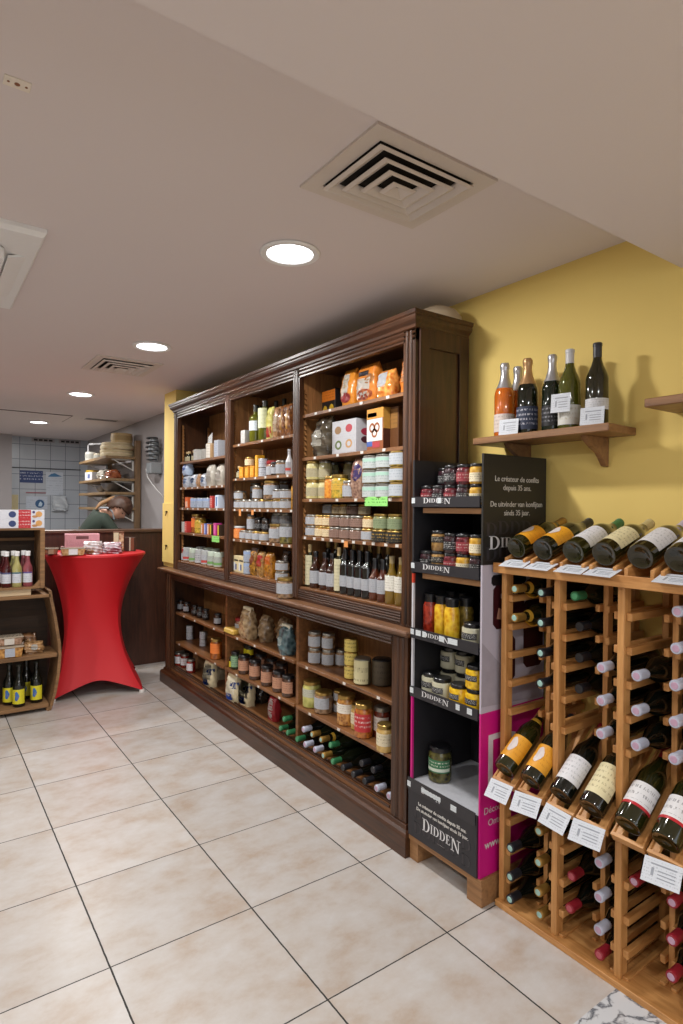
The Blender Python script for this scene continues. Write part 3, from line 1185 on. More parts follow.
# jars ------------------------------------------------------------
LW = printed('a6a9af', '70757c', 7, .6)
LWr = printed('a6a9af', '70757c', 7, .6, 'b8433c', .15, .42)
LWg = printed('a4aaa2', '70757c', 7, .6, '6f9a58', .15, .42)
LWo = printed('ada898', '70757c', 7, .5, 'd98a34', .2, .5)
LCR = printed('aba282', '7a6a4a', 6, .5)
LPK = printed('d9bda6', '6a4a3a', 6, .5)
LBL = printed('9aa3b3', '38507e', 6, .6, '8fa3c4', .7, .95)
LDK = printed('26272b', 'c9c9c9', 6, .8)
GOLD = mat('a88a4c', .3, .8)
LIDW = mat('c9c9c7', .35, .1)
LIDG = mat('8f8d86', .3, .8)
LIDK = mat('17171a', .3)
KIND.update({
    'j_squat': (k_jar(.043, .06, mottled('6d5134', 'a88660'), LIDG, LW, .15, .8), 'squat white label jar', 'jar', .06),
    'j_squatg': (k_jar(.043, .06, mottled('6d5134', 'a88660'), GOLD, LW, .15, .78), 'squat gold lidded jar', 'jar', .06),
    'j_mid': (k_jar(.037, .09, mottled('5b4430', '97785a'), LIDG, LW, .12, .72), 'white label jar', 'jar', .09),
    'j_tallw': (k_jar(.033, .11, mottled('55422f', '8c7050'), LIDK, LW, .12, .7), 'tall white label jar', 'jar', .11),
    'j_dark': (k_jar(.027, .085, mottled('17110d', '33241a'), LIDK, LDK, .2, .6), 'small dark jar', 'jar', .085),
    'j_darkw': (k_jar(.03, .085, mottled('20150f', '40291c'), LIDK, LW, .15, .6), 'dark jar with white label', 'jar', .085),
    'j_orange': (k_jar(.042, .085, mottled('b9541b', 'd98035'), LIDW, printed('e08845', '8f3a16', 4, .4), .1, .75), 'orange preserve jar', 'jar', .085),
    'j_big': (k_jar(.052, .115, mottled('5b4430', '97785a'), GOLD, LW, .25, .75), 'large white label jar', 'jar', .115),
    'j_bigg': (k_jar(.048, .12, mottled('3d3a20', '7c7038'), LIDG, LW, .35, .85), 'large dark-green jar', 'jar', .12),
    'j_whitelid': (k_jar(.041, .11, mottled('8a6a50', 'b09070'), mat('adb0b0', .4), LWr, .08, .7, lidh=.28), 'white-lidded jar', 'jar', .11),
    'j_whitelidg': (k_jar(.041, .11, mottled('8a6a50', 'b09070'), mat('c2cfc0', .4), LWg, .08, .7, lidh=.28), 'green-and-white jar', 'jar', .11),
    'j_whitelidk': (k_jar(.041, .11, mottled('5a3a30', '806050'), mat('adb0b0', .4), printed('b0b0b4', '30343a', 4, .9), .08, .7, lidh=.28), 'grey print white-lidded jar', 'jar', .11),
    'j_pale': (k_jar(.04, .105, mottled('b9ad6a', 'd8cf9a', 25), GOLD, LCR, .15, .6), 'pale yellow jar', 'jar', .105),
    'j_pale2': (k_jar(.038, .105, mottled('8c865c', 'aaa478', 25), LIDG, LCR, .12, .55), 'dull green jar', 'jar', .105),
    'j_carrot': (k_jar(.036, .12, mottled('c06a1e', 'e29a3c', 70), GOLD, None), 'orange vegetable jar', 'jar', .12),
    'j_pickle': (k_jar(.046, .125, mottled('7f7a28', 'd0a83c', 60), GOLD, printed('c9a03a', '4a5a20', 3, .6), .35, .6), 'yellow pickle jar', 'jar', .125),
    'j_green3': (k_jar(.05, .068, mottled('6b5a3c', '9a8a60'), LIDG, printed('b2b8b8', '58786c', 4, .6, '9fc3b3', .62, .92), .08, .82), 'pale-green label jar', 'jar', .068),
    'j_wide3': (k_jar(.058, .07, mottled('8a7838', 'b09a50'), GOLD, printed('b0b6bc', '6b7c8c', 4, .5), .12, .85), 'wide pale-blue label jar', 'jar', .07),
    'j_amber': (k_jar(.036, .06, mottled('7c5226', 'bb8842'), GOLD, printed('d9c6a0', '5a3a1a', 4, .6), .12, .75), 'amber gold-lidded jar', 'jar', .06),
    'j_brown': (k_jar(.045, .06, mottled('4a3426', '6f5240'), LIDG, printed('84685c', '2d1f18', 4, .5), .12, .75), 'brown label jar', 'jar', .06),
    'j_blackg': (k_jar(.052, .058, mottled('1a1712', '3a3222'), GOLD, printed('20201e', 'b9923a', 3, .9), .1, .85), 'black-and-gold squat jar', 'jar', .058),
    'j_greens': (k_jar(.045, .075, mottled('4f5230', '8d8a54'), GOLD, printed('7d8a68', '2f3a20', 4, .5), .1, .7), 'olive-green jar', 'jar', .075),
    'j_red': (k_jar(.036, .11, mottled('5a120e', '8c2a1e'), LIDG, printed('d5d5d8', 'a0403a', 4, .7), .2, .7), 'red sauce jar', 'jar', .11),
    'j_redlid': (k_jar(.043, .1, mottled('6a4030', '94664c'), mat('8e1f22', .35), LW, .1, .62, lidh=.2), 'red-lidded jar', 'jar', .1),
    'j_orangebig': (k_jar(.044, .15, mottled('6d3413', 'a05a22'), GOLD, printed('e07a34', 'a03c10', 4, .3), .3, .78), 'tall orange label jar', 'jar', .15),
    'j_yellowl': (k_jar(.03, .075, mottled('17140c', '2c2a14'), LIDK, mat('cfc01e', .5), .12, .62), 'black-lidded yellow label jar', 'jar', .075),
    'j_choc': (k_jar(.04, .125, mottled('2c1a12', '4e3324'), LIDK, printed('b5856a', '5a2f1e', 5, .6), .2, .72), 'brown spread jar', 'jar', .125),
    'j_gbl': (k_jar(.033, .12, mottled('1b2a18', '2f4628'), LIDK, printed('7fa07a', '243a5a', 5, .8), .15, .75), 'dark jar with green label', 'jar', .12),
    'j_olive': (k_jar(.052, .145, mottled('8d8d3e', 'c2bd6e', 25, .3), GOLD, printed('b6b6a4', '7a7a60', 4, .5), .42, .72), 'big pale-green jar', 'jar', .145),
    'j_veg': (k_jar(.05, .155, mottled('7f4a1e', 'c08a44', 60), GOLD, printed('ddd8cc', '806a50', 4, .5), .42, .72), 'large bean jar', 'jar', .155),
    'j_redlabel': (k_jar(.046, .165, mottled('7f3d14', 'b8702e', 60), GOLD, printed('b83034', 'e8dcd8', 4, .7), .2, .72), 'tall jar with red label', 'jar', .165),
    'j_tomato': (k_jar(.042, .15, mottled('4a1a12', '7c3320', 60), LIDG, printed('d5cfc8', '8c6a50', 4, .6), .25, .7), 'dark-red tall jar', 'jar', .15),
    'j_mustard': (k_jar(.04, .125, mottled('b08a4a', 'd2b06c', 40), GOLD, printed('d9cdb0', '8a7440', 4, .6), .25, .7), 'mustard-coloured jar', 'jar', .125),
    'can_w': (k_jar(.03, .058, mat('8c8f92', .35, .8), LIDG, printed('b9bcc4', '3a3f4c', 5, .9), .05, .95, neck=.95, name='food_tin'), 'small grey-white tin', 'tin', .058),
    'can_gold': (k_jar(.036, .068, mat('b59a48', .35, .7), GOLD, printed('d8c268', '5a4718', 3, .8), .08, .92, neck=.95, name='food_tin'), 'gold-coloured tin', 'tin', .068),
    'can_stripe': (k_jar(.044, .13, mat('6a5a40', .35, .5), LIDG, printed('cfc79c', '4a3d26', 2, .5), .06, .94, neck=.95, name='food_tin'), 'tall cream-striped tin', 'tin', .13),
    'can_dark': (k_jar(.05, .13, mat('3c352b', .35, .5), LIDK, printed('4d4333', '1a1612', 4, .5), .06, .94, neck=.95, name='food_tin'), 'tall dark tin', 'tin', .13),
    'can_blue': (k_jar(.04, .078, mat('9aa7b4', .35, .4), LIDG, LBL, .05, .95, neck=.95, name='food_tin'), 'pale-blue label tin', 'tin', .078),
    'tube_brown': (k_jar(.038, .115, mat('a8865e', .6), mat('b49a78', .5), printed('cfc9bf', '6a5a48', 5, .4), .05, .95, neck=.97, arc=60, name='paper_canister'), 'beige paper canister', 'canister', .115),
})
# bottles ---------------------------------------------------------
KIND.update({
    'b_small': (k_bottle(.085, .022, GLG, mat('b59a6a', .4), LCR, .1, .5, prof_slim, .2, name='small_bottle', capr=.012, capname='cap'), 'tiny bottle', 'bottle', .085),
    'b_oil': (k_bottle(.24, .042, mottled('3a3c0c', '5e5e14', 15, .08), mat('1a1c14', .4), printed('c9d2dc', '58687c', 5, .6), .3, .56, prof_bord, .18, name='oil_bottle', capname='cap'), 'olive oil bottle with blue label', 'bottle', .24),
    'b_oil2': (k_bottle(.25, .044, mottled('3a3c0c', '5e5e14', 15, .08), mat('1a1c14', .4), printed('cdd0ac', '7a7c50', 5, .4), .3, .8, prof_bord, .15, name='oil_bottle', capname='cap'), 'oil bottle with tall cream label', 'bottle', .27),
    'b_darkoil': (k_bottle(.28, .036, mat('16190c', .1, coat=.4), mat('2b2a1a', .4), None, prof=prof_burg, name='oil_bottle', capname='cap'), 'tall dark bottle', 'bottle', .26),
    'b_white': (k_bottle(.15, .022, mat('cfcfd2', .35), mat('b8b8bc', .3), LWr, .1, .5, prof_slim, .2, name='small_bottle', capname='cap'), 'slender white bottle', 'bottle', .15),
    'v_amber': (k_bottle(.2, .034, mottled('1c0c06', '3f1c0c', 15, .08), LIDK, LW, .14, .48, prof_slim, .2, name='sauce_bottle', capname='cap'), 'dark amber bottle', 'bottle', .2),
    'v_dark': (k_bottle(.23, .03, mat('0e0d0c', .1, coat=.5), LIDK, LW, .18, .42, prof_bord, .22, name='sauce_bottle', capname='cap'), 'black bottle with white label', 'bottle', .23),
    'v_red': (k_bottle(.2, .03, mottled('2c1008', '5a2812', 15, .08), LIDK, LW, .2, .52, prof_slim, .24, name='sauce_bottle', capname='cap'), 'red-brown bottle', 'bottle', .2),
    'v_gold': (k_bottle(.22, .033, mottled('54400e', '80641e', 15, .08), mat('8a7a58', .4), printed('dedcd2', '7c705a', 6, .6), .28, .6, prof_slim, .2, name='sauce_bottle', capname='cap'), 'golden bottle', 'bottle', .22),
    'v_pale': (k_bottle(.235, .026, mat('2b2a12', .1, coat=.4), mat('c0a878', .4), printed('c9c3a2', '7c7450', 9, .5), .05, .75, prof_slim, .18, name='sauce_bottle', capname='cap'), 'slim bottle with long pale label', 'bottle', .235),
    'v_back': (k_bottle(.26, .03, mat('14120c', .1, coat=.4), mat('a88a50', .4, .3), None, prof=prof_burg, name='sauce_bottle', capname='cap'), 'taller dark bottle', 'bottle', .26),
})
# boxes and bags --------------------------------------------------
PRT = printed
KIND.update({
    'box_white': (k_box(.06, .06, .085, mat('b2b1ac', .55), [('rect', PRT('b2b1ac', '606468', 6, .6), 'F', .1, .9, .1, .9)]), 'small white box', 'box', .085),
    'box_white2': (k_box(.07, .06, .125, mat('a6aab2', .5), [('rect', PRT('9ea5b2', '50607c', 6, .5), 'F', .1, .9, .1, .9)]), 'bluish-white box', 'box', .125),
    'box_cream': (k_box(.075, .05, .11, mat('d5c59a', .55), [('rect', mat('35302a', .5), 'F', .15, .9, .68, .78), ('rect', mat('27427c', .5), 'F', .38, .62, .15, .5), ('rect', mat('d8dade', .5), 'F', .05, .37, .1, .6)]), 'cream box with blue figure', 'box', .11),
    'box_orange': (k_box(.055, .055, .075, mat('d68b1d', .5), [('rect', PRT('e0a63a', 'a04a12', 4, .6), 'F', .15, .85, .2, .8)]), 'small orange box', 'box', .075),
    'box_orangetall': (k_box(.03, .055, .14, mat('d89a1e', .5), [('rect', PRT('e0a63a', 'a04a12', 6, .5), 'F', .15, .85, .1, .9)]), 'tall orange box', 'box', .14),
    'box_redor': (k_box(.06, .055, .085, mat('d2622e', .5), [('rect', PRT('dfb8a0', 'a04a2a', 5, .5), 'F', .2, .95, .1, .6)]), 'orange-and-white box', 'box', .085),
    'box_red': (k_box(.05, .055, .09, mat('b03530', .5), [('rect', PRT('c8605c', 'e0d8d0', 5, .6), 'F', .2, .8, .1, .9)]), 'red box', 'box', .09),
    'box_blue': (k_box(.055, .055, .095, mat('c6d3e4', .5), [('rect', mat('3f6fae', .5), 'F', .35, .65, .15, .85)]), 'white box with blue stripe', 'box', .095),
    'box_slimo': (k_box(.03, .05, .08, mat('cf7a3a', .5), [('rect', PRT('dcd2c8', '705a50', 5, .4), 'F', .3, .9, .1, .9)]), 'slim orange box', 'box', .08),
    'box_slimb': (k_box(.03, .05, .082, mat('6a78bc', .5), [('rect', mat('b8bedd', .5), 'F', .25, .75, .1, .9)]), 'slim blue box', 'box', .082),
    'box_slimy': (k_box(.03, .05, .08, mat('3f2f22', .5), [('rect', mat('d9c02c', .5), 'F', .2, .75, .05, .95)]), 'slim yellow-striped box', 'box', .08),
    'box_slimp': (k_box(.045, .05, .09, mat('c23a86', .5), [('rect', mat('d86aa6', .5), 'F', .2, .8, .15, .85)]), 'bright-pink slim box', 'box', .09),
    'box_halloween': (k_box(.13, .08, .15, mat('191518', .5), [('rect', PRT('d9781e', '3a1c08', 4, .4), 'F', 0, 1, .55, .95), ('disc', mat('d8b030', .5), 'F', .1, .4, .05, .4), ('disc', mat('d8b030', .5), 'F', .58, .9, .08, .42)]), 'black-and-orange box', 'box', .15),
    'box_biscuits': (k_box(.21, .13, .175, mat('b6b6bb', .5), [
        ('rect', PRT('b6b6bb', '9a9aa2', 12, .25), 'F', .05, .95, .05, .95),
        ('disc', mat('8c6a44', .5), 'F', .12, .4, .60, .84), ('disc', mat('a9303c', .5), 'F', .58, .86, .62, .86),
        ('ring', mat('5a6a34', .5), 'F', .14, .42, .14, .42), ('ring', mat('b58a5a', .5), 'F', .58, .86, .16, .42),
        ('disc', mat('9c2f44', .5), 'S', .25, .78, .52, .74), ('disc', mat('4a2630', .5), 'S', .25, .78, .3, .5)]), 'white box picturing round pastries', 'box', .175),
    'box_pretzel': (k_box(.125, .1, .2, mat('8a4a1e', .5), [
        ('rect', mat('d5d2cc', .5), 'F', 0, .95, .22, .75), ('rect', mat('c98a2e', .5), 'F', 0, 1, .76, 1), ('rect', PRT('34241a', 'd8c090', 2, .8), 'F', .05, .6, .8, .9),
        ('ring', mat('8a4a22', .5), 'F', .15, .5, .42, .66), ('ring', mat('8a4a22', .5), 'F', .45, .8, .42, .66), ('ring', mat('8a4a22', .5), 'F', .3, .65, .3, .52),
        ('rect', mat('3f5aa0', .5), 'F', .0, .35, .1, .22), ('rect', mat('a8323a', .5), 'F', .35, .8, .06, .2), ('rect', mat('b98a3c', .5), 'S', 0, 1, .5, 1), ('rect', mat('4a2414', .5), 'S', 0, 1, 0, .5)]), 'box picturing a brown pretzel', 'box', .2),
    'box_brown': (k_box(.06, .1, .2, mat('5f3a1c', .5), [('rect', PRT('8a6230', '3a200e', 5, .5), 'F', .1, .9, .5, .95)]), 'brown-and-gold box', 'box', .2),
    'box_card': (k_box(.1, .1, .12, mat('7d5c3a', .8), [('rect', mat('8d6c46', .8), 'F', .45, .55, 0, 1)], name='cardboard_box'), 'plain brown cardboard box', 'box', .12),
    'bag_white': (k_bag(.1, .06, .1, mat('a9afba', .3, coat=.2), [('disc', mat('6c86b8', .4), .2, .8, .3, .75)], seed=3), 'white-and-blue bag', 'bag', .1),
    'bag_blue': (k_bag(.11, .07, .1, mat('aebfd8', .3, coat=.2), [('disc', mat('3c62ac', .4), .1, .75, .3, .9)], seed=4), 'blue-and-white bag', 'bag', .1),
    'bag_beige': (k_bag(.12, .07, .16, mat('a8a297', .4), [('rect', PRT('b0aba2', 'a05a5a', 5, .6), .15, .85, .2, .7)], seed=5), 'large off-white bag', 'bag', .16),
    'bag_brownsm': (k_bag(.06, .04, .1, mat('99714c', .5), [], seed=6), 'small brown bag', 'bag', .1),
    'bag_ywr': (k_bag(.07, .05, .2, mat('c9c46a', .3, coat=.3), [('rect', mat('c23a34', .4), .1, .9, .05, .38), ('rect', PRT('d9cf6a', '8a8a30', 5, .5), .1, .9, .45, .85)], seed=7), 'yellow-and-red bag', 'bag', .2),
    'bag_pasta': (k_bag(.07, .05, .19, mottled('6a4024', 'a67c54', 60), [('rect', PRT('c9b79a', '8a4a3a', 6, .6), .2, .8, .2, .7)], seed=8), 'beige pasta bag', 'bag', .19),
    'bag_pastad': (k_bag(.055, .05, .19, mottled('4a2413', '8f5a2c', 60), [('rect', mat('b8863c', .4), .3, .7, .2, .8)], seed=9), 'brown pasta bag', 'bag', .19),
    'bag_net': (k_bag(.08, .07, .22, mottled('4c4038', '8a7c70', 70), [('disc', mat('c0662e', .5), .2, .8, .1, .5)], seed=10), 'brown mesh bag', 'bag', .22),
    'bag_cookie': (k_bag(.08, .06, .17, mottled('3c2416', 'b07a30', 50), [('disc', mat('8f4a2c', .4), .25, .75, .45, .75), ('rect', mottled('8f5f22', 'd6a040', 90), .05, .95, .03, .4)], seed=11, clip=mat('4a3f3a', .4)), 'dark-topped biscuit bag', 'bag', .17),
    'bag_redc': (k_bag(.09, .06, .16, mottled('6f4c24', 'b08444', 60), [('rect', mat('b8332e', .35), .05, .95, .42, .85)], seed=12), 'red biscuit bag', 'bag', .16),
    'bag_orangec': (k_bag(.09, .06, .16, mottled('6f440f', 'b87a24', 60), [('rect', mat('cc6a1e', .35), .05, .95, .55, .85)], seed=13), 'orange biscuit bag', 'bag', .16),
    'bag_darkc': (k_bag(.08, .06, .17, mottled('1c1512', '4a3424', 60), [('disc', mat('9a5a34', .4), .25, .75, .3, .62)], seed=14, clip=mat('2c2624', .4)), 'dark biscuit bag', 'bag', .17),
    'bag_orange': (k_bag(.12, .08, .2, mat('d0842a', .3, coat=.3), [('rect', mat('d8d2c8', .4), .18, .7, .3, .85), ('disc', mat('b23a3c', .4), .15, .85, .12, .38), ('rect', PRT('d9c6a0', 'a03a20', 5, .6), .3, .6, .45, .75)], seed=15), 'orange-and-white crisp bag', 'bag', .19),
    'bag_orangebig': (k_bag(.16, .09, .2, mat('c9782c', .3, coat=.3), [('rect', mat('d3cdc4', .4), .1, .8, .15, .62), ('rect', mat('2c2430', .4), .12, .7, .68, .8), ('disc', mottled('8f2a30', 'cf7a50', 60), .1, .9, .08, .34), ('disc', mat('b87a3c', .4), .55, .95, .45, .7)], seed=16), 'big orange crisp bag', 'bag', .235),
    'bag_orangesm': (k_bag(.11, .08, .14, mottled('b85a1e', 'e0a050', 50), [('rect', mat('cdd0d6', .4), .1, .7, .4, .9)], seed=17), 'white-topped orange bag', 'bag', .14),
    'bag_orangetall': (k_bag(.1, .08, .195, mottled('b04a18', 'dd8a3c', 40), [('rect', PRT('dcae80', '9a2a20', 6, .8), .15, .8, .35, .85)], seed=18), 'tall bright-orange bag', 'bag', .24),
    'bag_darkfoil': (k_bag(.15, .11, .215, mottled('2a241c', '5e5444', 14, .2), [('rect', PRT('b8b2a4', '6a6254', 5, .4), .1, .7, .25, .66)], seed=19, crump=.007, top=.16, waist=.8), 'crumpled dark foil bag', 'bag', .24),
    'bag_tall': (k_bag(.085, .07, .2, mottled('6a4a44', 'a0806c', 70), [('disc', mat('4a3672', .4), .25, .95, .42, .85), ('disc', mat('a8685c', .4), .1, .4, .5, .8)], seed=20), 'tall bag with purple label', 'bag', .2),
    'bag_bluewave': (k_bag(.14, .075, .195, mat('cdbf9c', .4, coat=.1), [('rect', mat('d9d2bc', .4), .1, .9, .3, .85), ('disc', mat('1f4aa8', .4), .02, .8, .05, .36), ('disc', mat('e0dac6', .4), .14, .52, .16, .42), ('rect', mat('2a3f78', .4), .55, .98, .5, .72)], seed=21), 'cream bag with blue swirl', 'bag', .195),
    'bag_dried': (k_bag(.13, .09, .2, mottled('7a5f40', 'bba07a', 34), [], seed=22, crump=.006, clip=mat('c4b79a', .6)), 'clear bag of dried mushrooms', 'bag', .2),
    'bag_dried2': (k_bag(.1, .08, .17, mottled('5d4832', '92795a', 34), [], seed=23, crump=.006), 'clear bag of dried food', 'bag', .17),
    'bag_teal': (k_bag(.11, .08, .17, mottled('2c4248', '60787c', 34), [('disc', PRT('b4bfbc', '5a7a7a', 4, .5), .1, .55, .3, .6)], seed=24, crump=.005, clip=mat('c9c3ae', .6)), 'teal bag with cream header', 'bag', .17),
    'bag_red': (k_bag(.09, .06, .15, mat('962028', .35, coat=.2), [('rect', PRT('d6cfca', '8a3030', 4, .7), .25, .8, .1, .9)], seed=25), 'red-and-white bag', 'bag', .15),
    'bag_darklow': (k_bag(.12, .08, .12, mottled('17130f', '37302a', 30), [], seed=26), 'dark crumpled bag', 'bag', .12),
    'bag_yellow': (k_box(.15, .09, .035, mat('c9a24a', .4, coat=.3), [('rect', PRT('d4b458', '9a6a20', 2, .5), 'F', .1, .9, .2, .8)], name='food_packet', bev=.008), 'flat yellow packet', 'packet', .035),
})
# display stand preserves
LD = printed('1b1b1d', 'dcdcdc', 5, .9)
KIND.update({
    'd_red': (k_jar(.033, .078, mottled('3a0d14', '6d1c28', 50), LIDK, printed('8a2a35', 'd8c8c0', 3, .7), .15, .6), 'dark-red jam jar', 'jar', .078),
    'd_berry': (k_jar(.033, .078, mottled('1c1015', '3c2028', 50), LIDK, LD, .15, .6), 'near-black jam jar', 'jar', .078),
    'd_yel': (k_jar(.033, .078, mottled('a87a22', 'd9a83c', 50), LIDK, printed('e0d6b8', '4a3a10', 4, .7), .12, .55), 'yellow jam jar', 'jar', .078),
    'd_amb': (k_jar(.034, .082, mottled('6a4a26', 'b08a50', 50), LIDK, printed('25211c', 'd8d0c0', 4, .8), .42, .72), 'amber jam jar', 'jar', .082),
    'd_white': (k_jar(.043, .092, mat('bdbaa2', .25, coat=.4, var=.03), LIDK, LD, .36, .62, arc=50, neck=.9, lidh=.15, lidr=.85), 'creamy white sauce jar', 'jar', .092),
    'd_yelb': (k_jar(.04, .09, mottled('c9960c', 'eec42a', 60), LIDK, LD, .36, .6, arc=50, neck=.9, lidh=.15, lidr=.85), 'bright-yellow sauce jar', 'jar', .09),
    't_red': (k_bottle(.175, .03, mottled('6d180e', 'a13422', 60), LIDK, prof=lambda h, r: [(0, .002), (r * .9, 0), (r, .005), (r, h * .72), (r * .8, h * .8), (r * .75, h), (0, h)], capr=.0245, name='sauce_jar', capname='lid', lab=LD, l0=.72, l1=.722), 'tall red sauce jar', 'jar', .175),
    't_yel': (k_bottle(.175, .031, mottled('c98c10', 'ecc434', 50), LIDK, prof=lambda h, r: [(0, .002), (r * .9, 0), (r, .005), (r, h * .72), (r * .8, h * .8), (r * .75, h), (0, h)], capr=.0255, name='sauce_jar', capname='lid'), 'tall yellow relish jar', 'jar', .175),
    't_ol': (k_bottle(.175, .031, mottled('5c4c1a', '8c7630', 50), LIDK, prof=lambda h, r: [(0, .002), (r * .9, 0), (r, .005), (r, h * .72), (r * .8, h * .8), (r * .75, h), (0, h)], capr=.0255, name='sauce_jar', capname='lid'), 'tall olive-brown relish jar', 'jar', .175),
    'd_olive': (k_jar(.048, .145, mottled('2b2a14', '5f5a2a', 45), LIDK, printed('35704c', 'd8dcc8', 4, .9, 'cdd6c6', .1, .35), .3, .66, arc=70), 'olive jar with green label', 'jar', .145),
})

# ------------------------------------------------------------------ goods: placing them on the shelves
RB, MB_, LB = 'right upper bay', 'middle upper bay', 'left upper bay'
row('top shelf', RB, 1.99, 1.84, [('box_halloween', 332, 1, 1.93), ('bag_orange', 352), ('bag_orangebig', 374.5), ('bag_orangesm', 394, 1, 1.83), ('bag_orangetall', 402, 1, 1.87)])
row('second shelf', RB, 1.75, 1.84, [('bag_darkfoil', 327, 1, 1.815, 0), ('box_biscuits', 352.5, 1, 1.86), ('box_pretzel', 384, 1, 1.84), ('box_brown', 401, 1, 1.88)])
row('third shelf', RB, 1.52, 1.80, [('j_pale', 314.5, 2), (('j_pale', 'j_pale2'), 324, 2, 1.83), ('j_carrot', 332.5), ('j_pickle', 342.5), ('j_mid', 352), ('bag_tall', 361), ('j_green3', 372.5, 3), ('j_green3', 383, 3), ('j_wide3', 395.5, 3)])
row('third shelf', RB, 1.52, 1.95, [('j_pale2', 323, 2, 1.94), ('j_dark', 330, 1), ('j_pale2', 336, 2, 1.97), ('j_dark', 346, 1), ('j_dark', 355, 2), ('j_green3', 374, 2, 1.96), ('j_green3', 386, 2, 1.96)], back=True)
row('fourth shelf', RB, 1.312, 1.80, [('j_squat', 314.5, 2), ('j_amber', 323, 2), ('j_amber', 330.5, 2), ('j_brown', 338.5, 2), ('j_brown', 349.5, 2), ('j_brown', 358.8, 2), (('j_squatg', 'j_amber'), 367.6, 2), (('j_blackg', 'j_greens'), 379, 2), (('j_blackg', 'j_greens'), 393, 2)])
row('fourth shelf', RB, 1.312, 1.92, [(('j_squat',) * 3, 325, 3), (('j_amber',) * 3, 333, 3), (('j_amber',) * 3, 342, 3), (('j_brown',) * 3, 354, 3), (('j_amber', 'j_brown', 'j_amber'), 364, 3), ('j_brown', 376, 2), ('j_brown', 388, 2)], back=True)
row('bottom shelf', RB, 1.03, 1.80, [('v_pale', 306), ('v_amber', 315), ('v_amber', 325.5), ('v_amber', 334.5), ('v_pale', 341), ('v_dark', 346.6), ('v_dark', 353), ('v_dark', 360.2), ('v_dark', 367), ('v_red', 374.4), ('v_red', 381.6), ('v_gold', 389), ('v_gold', 397.8)])
row('bottom shelf', RB, 1.03, 1.92, [('v_back', 318), ('v_back', 327), ('v_back', 336), ('v_back', 345), ('v_back', 354), ('v_back', 362), ('v_back', 370), ('v_back', 379), ('v_back', 388)], back=True)
row('top shelf', MB_, 1.895, 1.80, [('box_white', 246.8, 1, 1.79), ('b_oil', 255.7), ('b_oil2', 265), ('bag_ywr', 272), ('bag_pasta', 278.5), ('bag_pastad', 284), ('bag_pastad', 290)])
row('top shelf', MB_, 1.895, 1.94, [('bag_net', 247), ('b_darkoil', 257, 1, 1.95), ('b_darkoil', 265), ('b_darkoil', 276), ('b_darkoil', 284)], back=True)
row('second shelf', MB_, 1.665, 1.80, [('b_small', 239.6), ('box_orange', 244.6), (('box_orange', 'j_amber'), 250.2), ('box_orange', 255.3), ('box_orangetall', 259.8), (('can_w', 'can_w'), 264.8), ('j_redlid', 271.4, 1, 1.83), ('j_darkw', 275.8), ('j_mid', 281.8), ('b_white', 289.2)])
row('second shelf', MB_, 1.665, 1.92, [('j_dark', 252), ('box_orangetall', 257), ('j_dark', 266), ('j_tallw', 277), ('j_tallw', 285)], back=True)
row('third shelf', MB_, 1.46, 1.80, [('j_squat', 236.5, 2), ('j_squat', 242.5, 1), ('j_squat', 248.5, 1), (('j_squat', 'j_mid'), 254.5), ('j_squatg', 261.5), (('j_squatg', 'j_big'), 268.5), (('j_squatg', 'j_squat'), 276.8), (('j_squat', 'j_squat'), 284.4), ('box_orangetall', 290.3, 1, 1.83)])
row('third shelf', MB_, 1.46, 1.92, [('j_squatg', 245, 2), ('j_mid', 253, 2), ('j_squat', 262, 2), ('j_big', 277, 1), ('j_mid', 285, 2)], back=True)
row('fourth shelf', MB_, 1.256, 1.80, [('j_orange', 239.5), ('j_squat', 246.2), (('j_squat', 'j_tallw'), 251.5), (('j_squatg', 'j_dark'), 258.5), (('j_squatg', 'j_dark'), 266), ('j_big', 277.5, 1), ('j_bigg', 287.5, 1)])
row('fourth shelf', MB_, 1.256, 1.92, [('j_dark', 250, 1), (('j_squat', 'j_mid'), 259), ('j_mid', 268), (('j_squatg', 'j_bigg'), 279), (('j_squatg', 'j_bigg'), 287)], back=True)
row('bottom shelf', MB_, 1.03, 1.80, [('box_cream', 231.8), ('box_cream', 237.7), ('can_blue', 244.2, 2), ('bag_cookie', 252.8), ('bag_redc', 263, 1), ('bag_orangec', 272), ('bag_darkc', 284.5, 1, 1.86)])
row('top shelf', LB, 1.834, 1.81, [('b_small', 183), ('b_small', 188.7), ('b_small', 194.3), ('box_white', 200, 1, 1.80), ('box_white', 205, 1, 1.84), ('tube_brown', 211), ('box_white2', 219.6)])
row('second shelf', LB, 1.626, 1.80, [(('bag_white', 'bag_blue'), 188), ('bag_white', 195.5), ('bag_brownsm', 200.8, 1, 1.79), ('bag_white', 206), ('bag_beige', 213.5), ('bag_beige', 220, 1, 1.82)])
row('second shelf', LB, 1.626, 1.94, [('b_darkoil', 197) if False else ('j_dark', 197), ('j_dark', 202), ('j_dark', 208), ('j_tallw', 213)], back=True)
row('third shelf', LB, 1.462, 1.80, [('box_redor', 189.5), ('can_blue', 195.6), ('can_blue', 202), ('can_blue', 208.4), ('box_red', 214.5), ('box_blue', 220)])
row('fourth shelf', LB, 1.262, 1.80, [('box_white', 184), ('box_red', 188.8), ('j_orangebig', 194.2, 1, 1.84), ('j_pickle', 200.5, 1, 1.83), ('box_slimo', 204.6), ('box_slimb', 207.7), ('box_slimo', 210.8), ('box_slimy', 213.8), ('box_slimp', 217.7), ('box_slimy', 221.4)])
row('fourth shelf', LB, 1.262, 1.93, [('j_orangebig', 200), ('j_tallw', 206), ('j_dark', 213), ('j_dark', 219)], back=True)
row('bottom shelf', LB, 1.03, 1.80, [('j_redlid', 181.6), ('j_whitelid', 188), ('j_whitelidg', 194.2), ('j_whitelidk', 200.3), ('j_whitelid', 206.6), ('j_whitelidg', 212.9), ('j_whitelidg', 219.2)])
